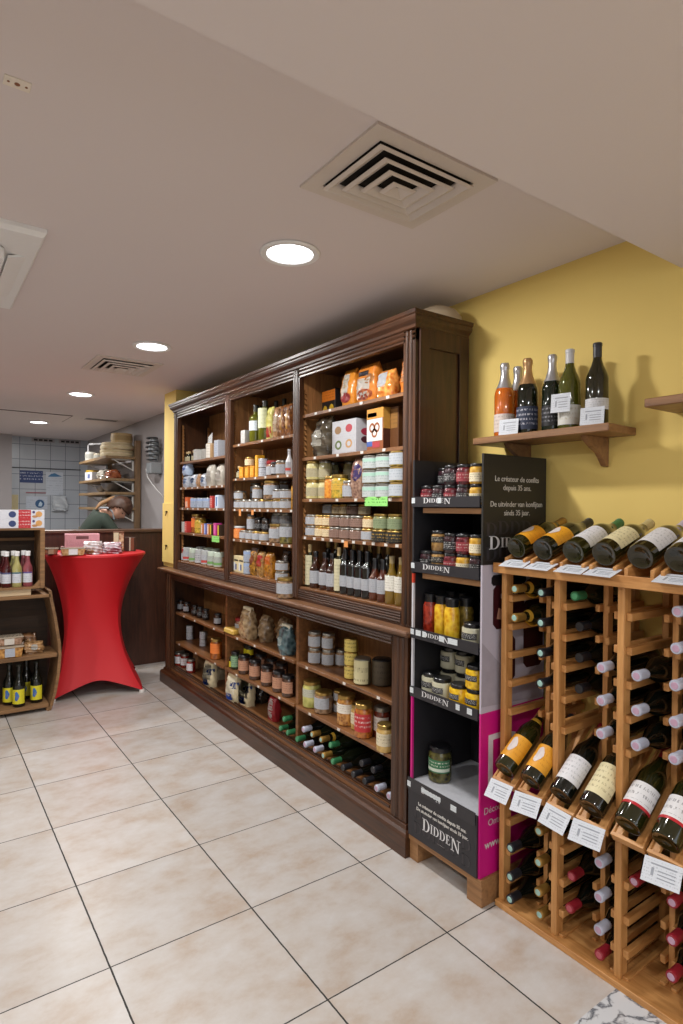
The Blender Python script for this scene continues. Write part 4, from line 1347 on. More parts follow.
row('bottom shelf', LB, 1.03, 1.92, [('j_whitelid', 192), ('j_whitelid', 200), ('j_whitelidg', 208), ('j_whitelidg', 215)], back=True)
# a card leaning on the canister, jar on the counter
o = box('leaning_card', printed('d2d2d0', '5a6068', 5, .8), None, -.001, .001, -.035, .035, 0, .1)
o.location = (1.86, ay(210, 1.86, 1.93), 1.95)
o.rotation_euler = (R(-28), R(14), 0)
tag(o, 'tilted white postcard standing behind the canister, left-hand upper bay', 'card')
put('j_big', (1.715, ay(285.6, 1.715, 1.0), .9575), (0, 0, .1), 'cream-label jar standing alone on the counter ledge below the middle bay')
put('j_squat', (1.79, ay(282.5, 1.79, 1.1), 1.0305), (0, 0, .1), 'lower squat jar in front of the dark biscuit bag, bottom shelf', 'squat jars by the biscuit bags')
put('j_squat', (1.79, ay(282.5, 1.79, 1.1), 1.0915), (0, 0, .1), 'upper squat jar in front of the dark biscuit bag, bottom shelf', 'squat jars by the biscuit bags')
# lower cabinet
LL, LM, LR = 'left lower bay', 'middle lower bay', 'right lower bay'
row('top shelf', LL, .60, 1.82, [('j_darkw', 179, 1), ('j_darkw', 187), ('j_dark', 195), ('j_dark', 200.5), ('j_dark', 206), ('j_darkw', 218, 1, 1.82)])
row('middle shelf', LL, .355, 1.88, [('can_w', 190, 2), ('can_w', 203.5, 2), ('j_orangebig', 216.3, 1, 1.80)])
row('floor', LL, .14, 1.82, [('j_red', 173), ('j_red', 179, 1, 1.80), ('j_red', 185), ('j_red', 191, 1, 1.80), ('box_card', 201, 1, 1.93), ('bag_bluewave', 210.5, 1, 1.785, .1), ('bag_bluewave', 219, 1, 1.92, .1)])
row('top shelf', LM, .60, 1.85, [('j_redlid', 227.5), ('j_redlid', 238), ('bag_dried', 252.5, 1, 1.80, 0), ('bag_dried2', 267, 1, 1.86), ('bag_dried2', 277, 1, 1.93), ('bag_teal', 287, 1, 1.80, 0)])
put('bag_yellow', (1.79, ay(234, 1.79, .62), .6005), (0, 0, 0), 'flat yellow packet in front of the red-lidded jars, lower cabinet top shelf')
row('middle shelf', LM, .355, 1.80, [('j_yellowl', 228.5), ('j_gbl', 235.6), ('j_choc', 244.3), ('j_choc', 255.4), ('j_choc', 267.3), ('j_choc', 279), ('j_choc', 288.6)])
row('middle shelf', LM, .355, 1.91, [(('j_yellowl', 'j_yellowl'), 239.5), (('j_yellowl', 'j_yellowl'), 250), ('j_choc', 261), ('j_choc', 272), ('j_choc', 282)], back=True)
row('floor', LM, .14, 1.84, [('bag_bluewave', 231.5, 1, 1.785, .1), ('bag_bluewave', 247, 1, 1.82, .1), ('bag_darklow', 261, 1, 1.93), ('bag_red', 274.3, 1, 1.83)])
row('top shelf', LR, .60, 1.82, [('j_mid', 314.8, 2), ('j_mid', 329.5, 2, 1.86), ('j_mid', 341, 1, 1.92), ('can_gold', 351.3, 3), ('can_stripe', 367, 1, 1.81), ('can_dark', 377.5, 1, 1.88)])
row('middle shelf', LR, .355, 1.82, [('j_olive', 302.7), ('j_big', 325.8, 1), ('j_squatg', 339, 2, 1.90), ('j_veg', 347.6), ('j_mustard', 357.5, 1, 1.83), ('j_redlabel', 367.8, 1, 1.79), ('j_tomato', 378, 1, 1.86), ('j_mustard', 385, 1, 1.765)])

# ------------------------------------------------------------------ wine bottles
CW = mat('b7bccd', .35, .15)
CG = mat('2f6f46', .35, .2)
CGO = mat('a07c3c', .35, .5)
CK = mat('1c1d22', .35)
CR_ = mat('8d1f2c', .35, .15)
TEAL = mat('9fc7c0', .4, .2)
PINKW = mat('b795ac', .4)
W = dict(prof=prof_burg)
YL = printed('dc9a22', 'a8661a', 5, .35)
KIND.update({
    'w_white': (k_bottle(.296, .039, GLB, CW, capend=PINKW), 'dark wine bottle with white capsule', 'wine bottle', 0),
    'w_green': (k_bottle(.296, .039, GLG, CG, capend=mat('4a9468', .4)), 'dark wine bottle with green capsule', 'wine bottle', 0),
    'w_red': (k_bottle(.296, .039, GLB, CR_, capend=mat('b0505c', .4)), 'dark wine bottle with red capsule', 'wine bottle', 0),
    'w_redw': (k_bottle(.296, .039, GLB, CR_, capend=PINKW), 'wine bottle with white-ended red capsule', 'wine bottle', 0),
    'w_gold': (k_bottle(.296, .039, GLG, CGO, capend=TEAL), 'wine bottle with gold capsule', 'wine bottle', 0),
    'w_goldy': (k_bottle(.296, .039, GLG, CGO, YL, .5, .66, capend=TEAL, neckband=mat('c49a34', .4)), 'gold-capsule bottle with yellow neck label', 'wine bottle', 0),
    'w_black': (k_bottle(.296, .039, GLB, CK, capend=TEAL), 'dark bottle with teal-ended black capsule', 'wine bottle', 0),
    'w_plain': (k_bottle(.296, .039, GLB, CK), 'dark wine bottle with black capsule', 'wine bottle', 0),
})
LIE = (0, -PI / 2, 0)
LOWROW = ['w_green', 'w_white', 'w_white', 'w_gold', 'w_green', 'w_plain', 'w_plain', 'w_plain', 'w_white', 'w_white']
UPROW = {0: 'w_white', 1: 'w_gold', 2: 'w_goldy', 3: 'w_green', 6: 'w_plain', 7: 'w_plain'}
WG = 'wine bottles lying on the cabinet floor'
for i, kk in enumerate(LOWROW):
    y = 2.856 - .0885 * i
    put(kk, (1.735 + .296 + random.uniform(-.008, .008), y, .1797), LIE, KIND[kk][1] + f", {'leftmost' if i == 0 else 'rightmost' if i == 9 else ORD[i] + ' from left'}, bottom layer, cabinet floor", WG)
for i, kk in UPROW.items():
    y = 2.856 - .0885 * (i + .5)
    put(kk, (1.745 + .296, y, .1797 + .0655), LIE, KIND[kk][1] + f", resting on the {ORD[i]} and {ORD[i + 1]} of the row", WG)
for y, z, d in ((2.968, .1797, 'right one of the bottom pair'), (3.052, .1797, 'left one of the bottom pair'), (3.01, .2460, 'on top of the pair')):
    put('w_green', (1.735 + .296, y, z), LIE, 'green-capped bottle lying beside the red bag, ' + d, WG)

# ------------------------------------------------------------------ wine rack
rack = thing('wine_rack', 'tall light pine wine rack holding rows of bottles, right side', 'wine rack', (1.775, 1.0, 0))
RX = 1.775


def rbox(name, m, x0, x1, y0, y1, z0, z1, bev=.0015, parent=rack):
    return box(name, m, parent, x0 - RX, x1 - RX, y0 - 1.0, y1 - 1.0, z0, z1, bev)


BAYY = [1.4600, 1.2350, 1.0080, .7810, .5540]
SLOT = [1.4, 1.288, 1.170, 1.062, .945, .835, .72, .61]
rbox('base_board', PINEY, 1.758, 2.09, .54, 1.474, 0, .022)
rbox('top_board', PINEY, 1.752, 2.09, .54, 1.484, 1.240, 1.266)
rbox('front_lip', PINEY, 1.742, 1.752, .54, 1.485, 1.238, 1.275)
RAILS = [1.155, 1.05, .945, .84, .735, .325, .216, .112, .03]
for i, y in enumerate(BAYY):
    rbox('post', PINEZ, 1.775, 1.815, y - .011, y + .011, .022, 1.24)
    rbox('rear_post', PINEZ, 2.05, 2.085, y - .011, y + .011, .022, 1.24)
    for z in RAILS:
        zt = z
        for s in (-1, 1):
            if (i == 0 and s > 0) or (i == 4 and s < 0):
                continue
            if i > 3:
                continue
            y0 = y + s * .0112
            rbox('rail', PINE, 1.787, 2.085, y0, y0 + s * .018, zt - .024, zt)
for i in range(4):
    y = (BAYY[i] + BAYY[i + 1]) / 2 + (.002 if i else 0)
    rbox('middle_post', PINEZ, 1.885, 1.915, y - .009, y + .009, .022, 1.24)
    rbox('rear_post', PINEZ, 2.05, 2.085, y - .009, y + .009, .022, 1.24)
    for z in RAILS:
        for s in (-1, 1):
            if i > 2:
                continue
            y0 = y + s * .0092
            rbox('rail', PINE, 1.865, 2.085, y0, y0 + s * .016, z - .024, z)
ANG = R(36)
ca, sa = math.cos(ANG), math.sin(ANG)


def slat(bm, x0, z0, L_, ang, y0, y1, th):
    """strip that climbs towards the wall from (x0, z0)."""
    c_, s_ = math.cos(ang), math.sin(ang)
    q = [(0, -th), (L_, -th), (L_, 0), (0, 0)]
    P = [(x0 + a * c_ - b * s_ - RX, z0 + a * s_ + b * c_) for a, b in q]
    v = [bm.verts.new((p[0], y0 - 1.0, p[1])) for p in P] + [bm.verts.new((p[0], y1 - 1.0, p[1])) for p in P]
    for fc in ((0, 1, 2, 3), (7, 6, 5, 4), (0, 4, 5, 1), (1, 5, 6, 2), (2, 6, 7, 3), (3, 7, 4, 0)):
        bm.faces.new([v[k] for k in fc])


# slanting display tray across the middle, two strips and a lip for every bottle
for i, y in enumerate(SLOT[:8]):
    zb = .541 - .041 / ca
    for dy in (-.033, .033):
        bm = B()
        slat(bm, 1.713, zb + .006, .36, ANG, y + dy - .012, y + dy + .012, .012)
        for k in (0,):
            slat(bm, 1.713, zb + .014, .36, ANG, y + dy + (.010 if dy > 0 else -.016), y + dy + (.016 if dy > 0 else -.010), .02)
        obj('display_strip', bm, PINE, rack, .001)
    bm = B()
    slat(bm, 1.706, zb - .004 + .012, .012, ANG, y - .05, y + .05, .03)
    obj('display_lip', bm, PINEY, rack, .001)
T2 = R(18.5)
for i, y in enumerate(SLOT[:8]):
    z0 = 1.333 - .041 / math.cos(T2)
    for dy in (-.04, .04):
        bm = B()
        c_ = [(1.76, 1.266), (2.075, 1.266), (2.075, z0 + .31 * math.tan(T2) + .006), (1.76, z0 + .006)]
        v = [bm.verts.new((a - RX, y + dy - .006 - 1.0, b)) for a, b in c_] + [bm.verts.new((a - RX, y + dy + .006 - 1.0, b)) for a, b in c_]
        for fc in ((0, 1, 2, 3), (7, 6, 5, 4), (0, 4, 5, 1), (1, 5, 6, 2), (2, 6, 7, 3), (3, 7, 4, 0)):
            bm.faces.new([v[k] for k in fc])
        obj('top_rest', bm, PINE, rack, .001)

# labels on the bottles shown off
LIV = printed('d9cfa6', '6f6038', 6, .5)
LWH = printed('d4d4d8', '70747c', 6, .45)
LWN = printed('d8d8da', '30323a', 3, .55)
SILV = mat('d2c8c4', .5)
KIND.update({
    's_yellow': (k_bottle(.3, .04, mat('23230c', .08, coat=.5), CGO, YL, .12, .44, emblem=SILV, arc=85, neckband=mat('c49a34', .4)), 'x', 'wine bottle', 0),
    's_yellowk': (k_bottle(.3, .04, mat('1b1c10', .08, coat=.5), CK, YL, .12, .44, emblem=SILV, arc=85), 'x', 'wine bottle', 0),
    's_white': (k_bottle(.3, .04, GLB, CR_, LWH, .14, .46, arc=85), 'x', 'wine bottle', 0),
    's_whitel': (k_bottle(.3, .04, mat('22230b', .08, coat=.5), CG, LWH, .14, .5, arc=85), 'x', 'wine bottle', 0),
    's_cream': (k_bottle(.3, .041, mat('1a170c', .08, coat=.5), mat('b9b49a', .4), LIV, .12, .5, arc=80), 'x', 'wine bottle', 0),
    's_creamt': (k_bottle(.3, .041, mat('24210c', .08, coat=.5), mat('b7a878', .4), LIV, .12, .5, arc=80), 'x', 'wine bottle', 0),
    's_lil': (k_bottle(.3, .041, mat('23200f', .08, coat=.5), mat('b9b0c4', .4), LWH, .12, .5, arc=80), 'x', 'wine bottle', 0),
    's_redband': (k_bottle(.3, .041, mat('20210a', .08, coat=.5), CR_, LWN, .2, .44, arc=88, lab2=mat('b8202c', .35), b0=.17, b1=.2), 'x', 'wine bottle', 0),
})
tops = [('s_yellow', 'leftmost bottle lying on top of the rack, yellow label, gold neck'), ('s_yellowk', 'second bottle on top of the rack, yellow label, black neck'),
        ('s_whitel', 'bottle with green cap and white label lying on top of the rack'), ('s_creamt', 'bottle with framed cream label lying on top of the rack'),
        ('s_lil', 'fifth bottle on top of the rack, plain white label'), ('s_lil', 'bottle on top of the rack cut by the right picture edge')]
for i, (kk, lb) in enumerate(tops):
    put(kk, (1.765, SLOT[i], 1.333), (0, PI / 2 - T2, 0), lb, 'wine bottles on top of the rack')
mids = [('s_yellow', 'leftmost slanting display bottle in the rack, orange-yellow label'), ('s_yellowk', 'second slanting display bottle, orange-yellow label, beside the first'),
        ('s_white', 'third slanting display bottle, white label and red neck'), ('s_cream', 'fourth slanting display bottle, cream framed label'),
        ('s_redband', 'fifth slanting display bottle, white label over a red band'), ('s_redband', 'slanting bottle with red band cut by the right picture edge')]
for i, (kk, lb) in enumerate(mids):
    put(kk, (1.713, SLOT[i], .541), (0, PI / 2 - ANG, 0), lb, 'slanting display bottles in the rack')
# bottles lying in the slots: slot, row, kind
HGT = .0292
LIES = []
for r_ in (0, 1):
    LIES.append((0, r_, 'w_goldy', 1.765))
for r_ in (0, 1, 2, 3):
    LIES.append((1, r_, 'w_black', 1.765))
LIES += [(0, 6, 'w_black', 1.755), (0, 7, 'w_black', 1.755), (0, 8, 'w_black', 1.755)]
LIES += [(1, 5, 'w_gold', 1.765), (1, 6, 'w_gold', 1.765), (1, 7, 'w_gold', 1.765), (1, 8, 'w_gold', 1.775)]
LIES += [(2, 0, 'w_green', 1.79), (2, 1, 'w_plain', 1.79 + .03), (2, 2, 'w_plain', 1.82), (2, 3, 'w_plain', 1.82)]
LIES += [(3, 2, 'w_white', 1.765), (3, 3, 'w_white', 1.765), (3, 4, 'w_white', 1.765), (3, 5, 'w_white', 1.765), (3, 6, 'w_white', 1.765), (3, 7, 'w_white', 1.765)]
LIES += [(2, 6, 'w_red', 1.79), (2, 7, 'w_red', 1.78), (3, 8, 'w_red', 1.77)]
LIES += [(4, 2, 'w_white', 1.765), (4, 3, 'w_white', 1.765), (4, 4, 'w_white', 1.765), (4, 5, 'w_redw', 1.765)]
LIES += [(5, 0, 'w_white', 1.77), (5, 1, 'w_white', 1.765), (5, 2, 'w_white', 1.76), (5, 3, 'w_white', 1.76), (5, 4, 'w_white', 1.76), (5, 5, 'w_redw', 1.76), (5, 6, 'w_redw', 1.76), (5, 7, 'w_redw', 1.76)]
RN = ['first', 'second', 'third', 'fourth', 'fifth']
for s_, r_, kk, xt in LIES:
    y = SLOT[s_]
    # rest midway between the two rails of the slot
    lo = BAYY[s_ // 2] if s_ % 2 == 0 else (BAYY[s_ // 2] + BAYY[s_ // 2 + 1]) / 2
    y = (BAYY[s_ // 2] + (BAYY[s_ // 2] + BAYY[s_ // 2 + 1]) / 2) / 2 if s_ % 2 == 0 else ((BAYY[s_ // 2] + BAYY[s_ // 2 + 1]) / 2 + BAYY[s_ // 2 + 1]) / 2
    z = RAILS[r_] + HGT
    part_ = 'above the slanting bottles' if r_ < 5 else 'below the slanting bottles'
    k_ = r_ + 1 if r_ < 5 else r_ - 4
    lab = f"{KIND[kk][1]}, {ORD[s_]} column of rack, {ORD[k_ - 1]} row {part_}"
    lab = lab.replace('dark wine bottle', 'bottle').replace('wine bottle', 'bottle').replace('dark bottle', 'bottle')
    put(kk, (xt + .296, y, z), LIE, lab, 'wine bottles lying in the rack')

# price cards
CARD = printed('c9ced6', '8a9098', 8, .45, dens=3)


def card(loc, rot, w_, h_, label, hang=True, group='price cards on the wine rack'):
    t = thing('price_card', label, 'price card', loc, rot, group)
    box('card', CARD, t, -.0006, .0006, -w_ / 2, w_ / 2, -h_ if hang else 0, 0 if hang else h_)
    bm = B()
    bx(bm, -.0012, -.0006, -w_ * .36, w_ * .3, (-h_ if hang else 0) + h_ * .74, (-h_ if hang else 0) + h_ * .8)
    bx(bm, -.0012, -.0006, w_ * .2, w_ * .27, (-h_ if hang else 0) + h_ * .3, (-h_ if hang else 0) + h_ * .62)
    for k in range(3):
        bx(bm, -.0012, -.0006, -w_ * .36, w_ * .1, (-h_ if hang else 0) + h_ * (.25 + k * .14), (-h_ if hang else 0) + h_ * (.29 + k * .14))
    obj('card_print', bm, mat('90959e', .6), t)
    return t


wl = ['leftmost white price card on the top edge of the rack', 'second white price card on the top edge of the rack', 'price card below the green-capped bottle on the rack top',
      'price card below the framed cream label on the rack top', 'card mostly hidden under the fifth bottle on the rack top', 'card on the rack top at the right picture edge']
for i in range(6):
    if i == 4:
        continue
    card((1.775, SLOT[i] - (.01 if i < 4 else 0), 1.289), (0, R(70), R(random.uniform(-8, 8))), .10, .062, wl[i])
ml = ['price card under the leftmost slanting bottle', 'price card under the second slanting bottle', 'price card under the slanting white-label bottle', 'price card under the slanting cream-label bottle',
      '', 'price card hanging below the slanting bottle at the right edge']
for i in range(6):
    if i == 4:
        continue
    card((1.698, SLOT[i] - .004, .503 if i < 4 else .497), (R(random.uniform(-4, 4)), R(38), R(random.uniform(-9, 9))), .10, .066, ml[i])

# ------------------------------------------------------------------ preserve display stand
st = thing('display_stand', 'black and pink cardboard display stand of preserves beside the wine rack', 'display stand', (1.88, 1.69, 0))


def sbox(name, m, x0, x1, y0, y1, z0, z1, bev=0, parent=None):
    return box(name, m, parent or st, x0 - 1.88, x1 - 1.88, y0 - 1.69, y1 - 1.69, z0, z1, bev)


MAG = mat('c8127c', .4, var=.02)
WHT = mat('c9c9d0', .45, var=.02)
SY0, SY1 = 1.50, 1.881
WP = wood('7a5432', 'a67a4e', 'Y', .6)
sbox('pallet_board', WP, 1.695, 2.08, SY0 - .013, SY1 + .002, .082, .102, .001)
for y0, y1 in ((SY0 - .013, SY0 + .06), (SY1 - .05, SY1)):
    sbox('pallet_foot', WP, 1.70, 2.07, y0, y1, 0, .082, .001)
sbox('left_panel', CHAR, 1.71, 2.07, SY1 - .006, SY1, .102, 1.675)
for a, b, m_ in ((.102, .70, MAG), (.70, 1.16, WHT), (1.16, 1.20, mat('c8402c', .4)), (1.20, 1.50, CHAR), (1.5, 1.675, CHAR)):
    sbox('edge_strip', m_, 1.70, 1.71, SY1 - .008, SY1 + .001, a, b)
sbox('rear_panel', mat('1d1d22', .6), 2.06, 2.07, SY0 + .006, SY1 - .006, .102, 1.675)
rp = sbox('right_panel', MAG, 1.70, 2.07, SY0 - .002, SY0 + .006, .102, .715)
sbox('photo_panel', mat('b9b3bf', .45, var=.06, scale=8), 1.70, 2.07, SY0 - .002, SY0 + .006, .715, 1.265)
hp = sbox('header_panel', mat('1f1e1c', .5, var=.04), 1.70, 2.072, SY0 - .003, SY0 + .006, 1.265, 1.678)
sbox('panel_lining', mat('24242a', .6), 1.705, 2.06, SY0 + .006, SY0 + .010, .36, 1.66)
# writing on the header
TXT = mat('cfcdc8', .5)
GHO = mat('343135', .5)
FY = SY0 - .003


def wr(s, x, z, size, m=TXT, ext=.0006):
    return text(s, size, m, hp, face_negY(x - 1.88, FY - 1.69 - .0002, z), ext=ext)


wr('Le cr\u00e9ateur de confits', 1.893, 1.578, .0295)
wr('depuis 35 ans.', 1.893, 1.545, .0295)
wr('De uitvinder van konfijten', 1.893, 1.482, .0295)
wr('sinds 35 jaar.', 1.893, 1.449, .0295)
serif('DDDDD', .05, GHO, hp, face_negY(1.885 - 1.88, FY - 1.69, 1.372), small=1, wide=1.5)
serif('DDDDD', .05, GHO, hp, face_negY(1.885 - 1.88, FY - 1.69, 1.28), small=1, wide=1.5)
serif('DIDDEN', .05, mat('d8d8da', .4), hp, face_negY(1.885 - 1.88, FY - 1.69 - .0003, 1.322), wide=1.45)
text('- - - - - -', .012, TXT, hp, face_negY(1.885 - 1.88, FY - 1.69, 1.303))
# big white D and the writing on the pink part
text('D', .34, mat('d6cfd6', .45), rp, face_negY(1.84 - 1.88, SY0 - 1.692, .40), bold=-.004)
for s_, z in (('D\u00e9couvrez', .335), ('Ontdek', .287)):
    text(s_, .036, TXT, rp, face_negY(1.80 - 1.88, SY0 - 1.692, z))
text('www.', .04, TXT, rp, face_negY(1.775 - 1.88, SY0 - 1.692, .205), bold=.0008)
# the photo of jars printed on the side: dark jars and a pale cloth
bm = B()
FM = face_negY(-.18, SY0 - 1.692, 0)


def rr(x0, z0, x1, z1, c_=.02):
    return [(x0 + c_, z0), (x1 - c_, z0), (x1, z0 + c_), (x1, z1 - c_), (x1 - c_, z1), (x0 + c_, z1), (x0, z1 - c_), (x0, z0 + c_)]


prism(bm, rr(.06, 1.02, .24, 1.19), .0012, FM)
prism(bm, rr(.24, .85, .36, 1.12), .0010, FM)
prism(bm, rr(.11, .80, .19, 1.0, .03), .0010, FM)
obj('printed_jar', bm, mat('3a1218', .35), st)
bm = B()
prism(bm, rr(.05, 1.185, .25, 1.225, .01), .0014, FM)
obj('printed_lid', bm, mat('16161a', .35), st)
bm = B()
prism(bm, [(.08, 1.06), (.12, 1.05), (.13, 1.085), (.09, 1.10)], .0018, FM)
obj('printed_tag', bm, mat('b98a72', .5), st)
text('DIDDEN', .026, mat('c4b8b8', .5), st, face_negY(-.03, SY0 - 1.694, 1.135))
bm = B()
prism(bm, [(0, .74), (.36, .72), (.36, .86), (.2, .80), (0, .98)], .0006, FM)
obj('printed_cloth', bm, mat('a59ea8', .5, var=.15, scale=25), st)
# shelves with printed fascias
SH = [1.500, 1.229, .952, .706]
FASC = mat('26252a', .45, var=.05)
for i, z in enumerate(SH):
    top_ = z - .012
    sh = sbox('shelf_tray', mat('3a3a40', .5) if i < 3 else mat('3a3a40', .5), 1.705, 2.058, SY0 + .011, SY1 - .007, top_ - .006, top_)
    fz = sbox('shelf_fascia', FASC, 1.696, 1.703, SY0 + .012, SY1 + .003, z - .021, z + .021)
    serif('DIDDEN', .0225, mat('d4d4d6', .4), fz, face_negX(1.6957 - 1.88, 1.735 - 1.69, z - .006), wide=1.65)
    text('- - - - - -', .006, TXT, fz, face_negX(1.6957 - 1.88, 1.735 - 1.69, z - .0168))
    if i < 2:
        sbox('shelf_batten', WP, 1.712, 1.73, SY0 + .012, SY1 - .05, z - .046, z - .0245)
    tk = [(1.872, .02)] + ([] if i < 1 else []) + ([(1.835, .03), (1.80, .02), (1.70, .028), (1.64, .05)] if i == 2 else []) + ([(1.61, .02), (1.55, .024)] if i == 3 else []) + ([(1.72, .02)] if i == 0 else [])
    for y, w_ in tk:
        bm = B()
        bx(bm, 1.694 - 1.88, 1.6955 - 1.88, y - w_ / 2 - 1.69, y + w_ / 2 - 1.69, z - .006, z + .016)
        obj('price_ticket', bm, printed('cdd4d8', '808890', 3, .4), fz)
# lower box: white inside floor, black printed front
sbox('lower_floor', mat('b4b6bc', .5), 1.703, 2.058, SY0 + .008, SY1 - .008, .326, .333)
bp_ = sbox('lower_front', FASC, 1.692, 1.702, SY0 + .006, SY1 + .002, .104, .333)
sbox('lower_fascia', mat('2e2d31', .45), 1.688, 1.692, SY0 + .012, SY1 + .003, .296, .346)
sbox('lining_side', mat('8f9097', .5), 1.71, 2.058, SY0 + .0105, SY0 + .013, .323, .672)
serif('DDDDDD', .045, GHO, bp_, face_negX(1.6918 - 1.88, 1.69 - 1.69, .190), small=1, wide=1.3)
serif('DDDDDD', .045, GHO, bp_, face_negX(1.6918 - 1.88, 1.69 - 1.69, .128), small=1, wide=1.3)
serif('DIDDEN', .05, mat('dcdcde', .4), bp_, face_negX(1.6916 - 1.88, 0.0, .158))
text('- - - - - -', .011, TXT, bp_, face_negX(1.6916 - 1.88, 0.0, .138))
text('Le cr\u00e9ateur de confits depuis 35 ans.', .0178, TXT, bp_, face_negX(1.6916 - 1.88, 0.0, .249), bold=.0003)
text('De uitvinder van konfijten sinds 35 jaar.', .0178, TXT, bp_, face_negX(1.6916 - 1.88, 0.0, .226), bold=.0003)
serif('DIDDEN', .026, mat('d4d4d6', .4), bp_, face_negX(1.6878 - 1.88, 1.745 - 1.69, .309))
for y, w_ in ((1.875, .02), (1.62, .03), (1.745, .11)):
    bm = B()
    bx(bm, 1.6865 - 1.88, 1.6878 - 1.88, y - w_ / 2 - 1.69, y + w_ / 2 - 1.69, .308 if w_ < .1 else .314, .330)
    obj('price_ticket', bm, printed('cdd4d8', '808890', 3, .4), bp_)
DS = 'display stand'
row('top shelf', DS, 1.4885, 1.75, [('d_red', 424), ('d_berry', 435.5), (('d_red', 'd_berry'), 447), (('d_berry', 'd_red'), 462), (('d_yel', 'd_yel'), 474)])
row('top shelf', DS, 1.4885, 1.85, [('d_berry', 436, 2), ('d_red', 449), ('d_yel', 461), ('d_yel', 470)], back=True)
row('second shelf', DS, 1.2175, 1.75, [('d_berry', 425.5), ('d_amb', 439.5, 2), (('d_red', 'd_berry'), 452), (('d_yel', 'd_red'), 464), (('d_berry', 'd_yel'), 475)])
row('second shelf', DS, 1.2175, 1.85, [('d_berry', 440, 2), ('d_berry', 452), ('d_berry', 464, 2)], back=True)
row('third shelf', DS, .9405, 1.77, [('t_red', 429.2), ('t_yel', 441.8), ('t_yel', 453, 1, 1.75), ('t_ol', 465, 1, 1.81), ('d_white', 473, 1, 1.755)])
row('third shelf', DS, .9405, 1.90, [('t_red', 440), ('t_ol', 452), ('t_ol', 463)], back=True)
row('fourth shelf', DS, .6945, 1.77, [('d_white', 422.5), ('d_white', 437.5, 1, 1.75), ('d_yelb', 460, 1, 1.75), (('d_yelb', 'd_yelb'), 475, 2, 1.755)])
row('fourth shelf', DS, .6945, 1.88, [('d_white', 440.5, 2), ('d_white', 456.5, 2, 1.88), ('d_yelb', 469)], back=True)
put('d_olive', (1.80, ay(440, 1.80, .39), .3335), (0, 0, .5), 'lone olive jar standing in the empty bottom compartment of the stand')
# small white box perched on the shelf corner by the header
for nm, loc in ():
    pass

# ------------------------------------------------------------------ wall shelves and their bottles
def wall_shelf(y0, y1, z, label, brk):
    t = thing('wall_shelf', label, 'wall shelf', (2.1, (y0 + y1) / 2, z))
    yc = (y0 + y1) / 2
    WS = wood('6e4a2e', '9a7048', 'Y', .5)
    bm = B()
    prism(bm, [(-.2, y0 - yc + .0), (-.2, y1 - yc - .0), (-.001, y1 - yc), (-.001, y0 - yc + .012)], .028, Matrix.Translation((0, 0, -.028)))
    obj('board', bm, WS, t, .003)
    for y in brk:
        bm = B()
        pts = [(-.155, -.028), (-.002, -.028), (-.002, -.135), (-.022, -.132), (-.045, -.105), (-.065, -.085), (-.10, -.07), (-.14, -.046)]
        prism(bm, pts, .022, Matrix(((1, 0, 0, 0), (0, 0, 1, y - yc - .011), (0, 1, 0, 0), (0, 0, 0, 1))))
        obj('bracket', bm, WS, t, .002)
    return t


wall_shelf(1.13, 1.735, 1.768, 'brown wooden wall shelf holding upright bottles on the yellow wall', (1.255, 1.60))
wall_shelf(.40, 1.01, 1.83, 'end of a second wooden wall shelf cut by the right picture edge', (.55, .85))
ROSE = mat('cf6a1c', .06, coat=.5, trans=.25, var=.1)
OLV = mat('4c4d12', .06, coat=.5, trans=.1, var=.1)
SIL = mat('b9b9bd', .3, .7)
KIND.update({
    'u_rose': (k_bottle(.3, .041, ROSE, SIL, printed('d2c4bc', '8a7a74', 5, .5), .06, .3, capl=.4, capr=.0175, foil=True), '', 'sparkling wine bottle', 0),
    'u_champ': (k_bottle(.3, .041, mat('101408', .07, coat=.5), mat('b08a60', .35, .5), printed('232c44', 'b9b9c4', 5, .9), .06, .36, capl=.36, capr=.0175, foil=True), '', 'sparkling wine bottle', 0),
    'u_cava': (k_bottle(.3, .038, mat('0e1a10', .07, coat=.5), SIL, printed('17181c', '8a8a92', 5, .9), .08, .34, capl=.34, capr=.017, foil=True), '', 'sparkling wine bottle', 0),
    'u_white': (k_bottle(.3, .04, OLV, mat('c2c2c4', .4), printed('cfcfc9', '9a8a60', 4, .4), .06, .3, capl=.2), '', 'wine bottle', 0),
    'u_dark': (k_bottle(.3, .039, mat('1d1c0a', .06, coat=.5), mat('2b2d33', .4), printed('c9cbcf', '7a7c80', 5, .4), .2, .33, capl=.2), '', 'wine bottle', 0),
})
for kk, px, x, d in (('u_rose', 504.5, 1.965, 'pink-orange sparkling bottle with silver foil, leftmost on the wall shelf'), ('u_rose', 517.5, 2.056, 'silver-foiled bottle half hidden behind the gold-foiled one, wall shelf'),
                     ('u_champ', 527.3, 1.975, 'dark green bottle with gold foil and navy label, wall shelf'), ('u_cava', 552, 2.0, 'silver-foiled dark bottle in the middle of the wall shelf'),
                     ('u_white', 569.5, 1.985, 'olive-green bottle with white cap and label, wall shelf'), ('u_dark', 597, 1.985, 'tall dark-capped bottle at the right end of the wall shelf')):
    put(kk, (x, ay(px, x, 1.88), 1.7683), (0, 0, R(32)), d, 'bottles on the wall shelf')
for px, z, d in ((508, 1.768, 'price card in front of the pink sparkling bottle, wall shelf'), (591.5, 1.768, 'price card in front of the rightmost bottle, wall shelf')):
    card((1.912, ay(px, 1.912, z), z + .001), (0, R(8), R(12)), .082, .062, d, False, 'price cards on the wall shelf')
card((1.93, ay(560, 1.93, 1.83), 1.831), (0, R(6), R(12)), .072, .07, 'price card hung at mid height between the middle bottles, wall shelf', False, 'price cards on the wall shelf')

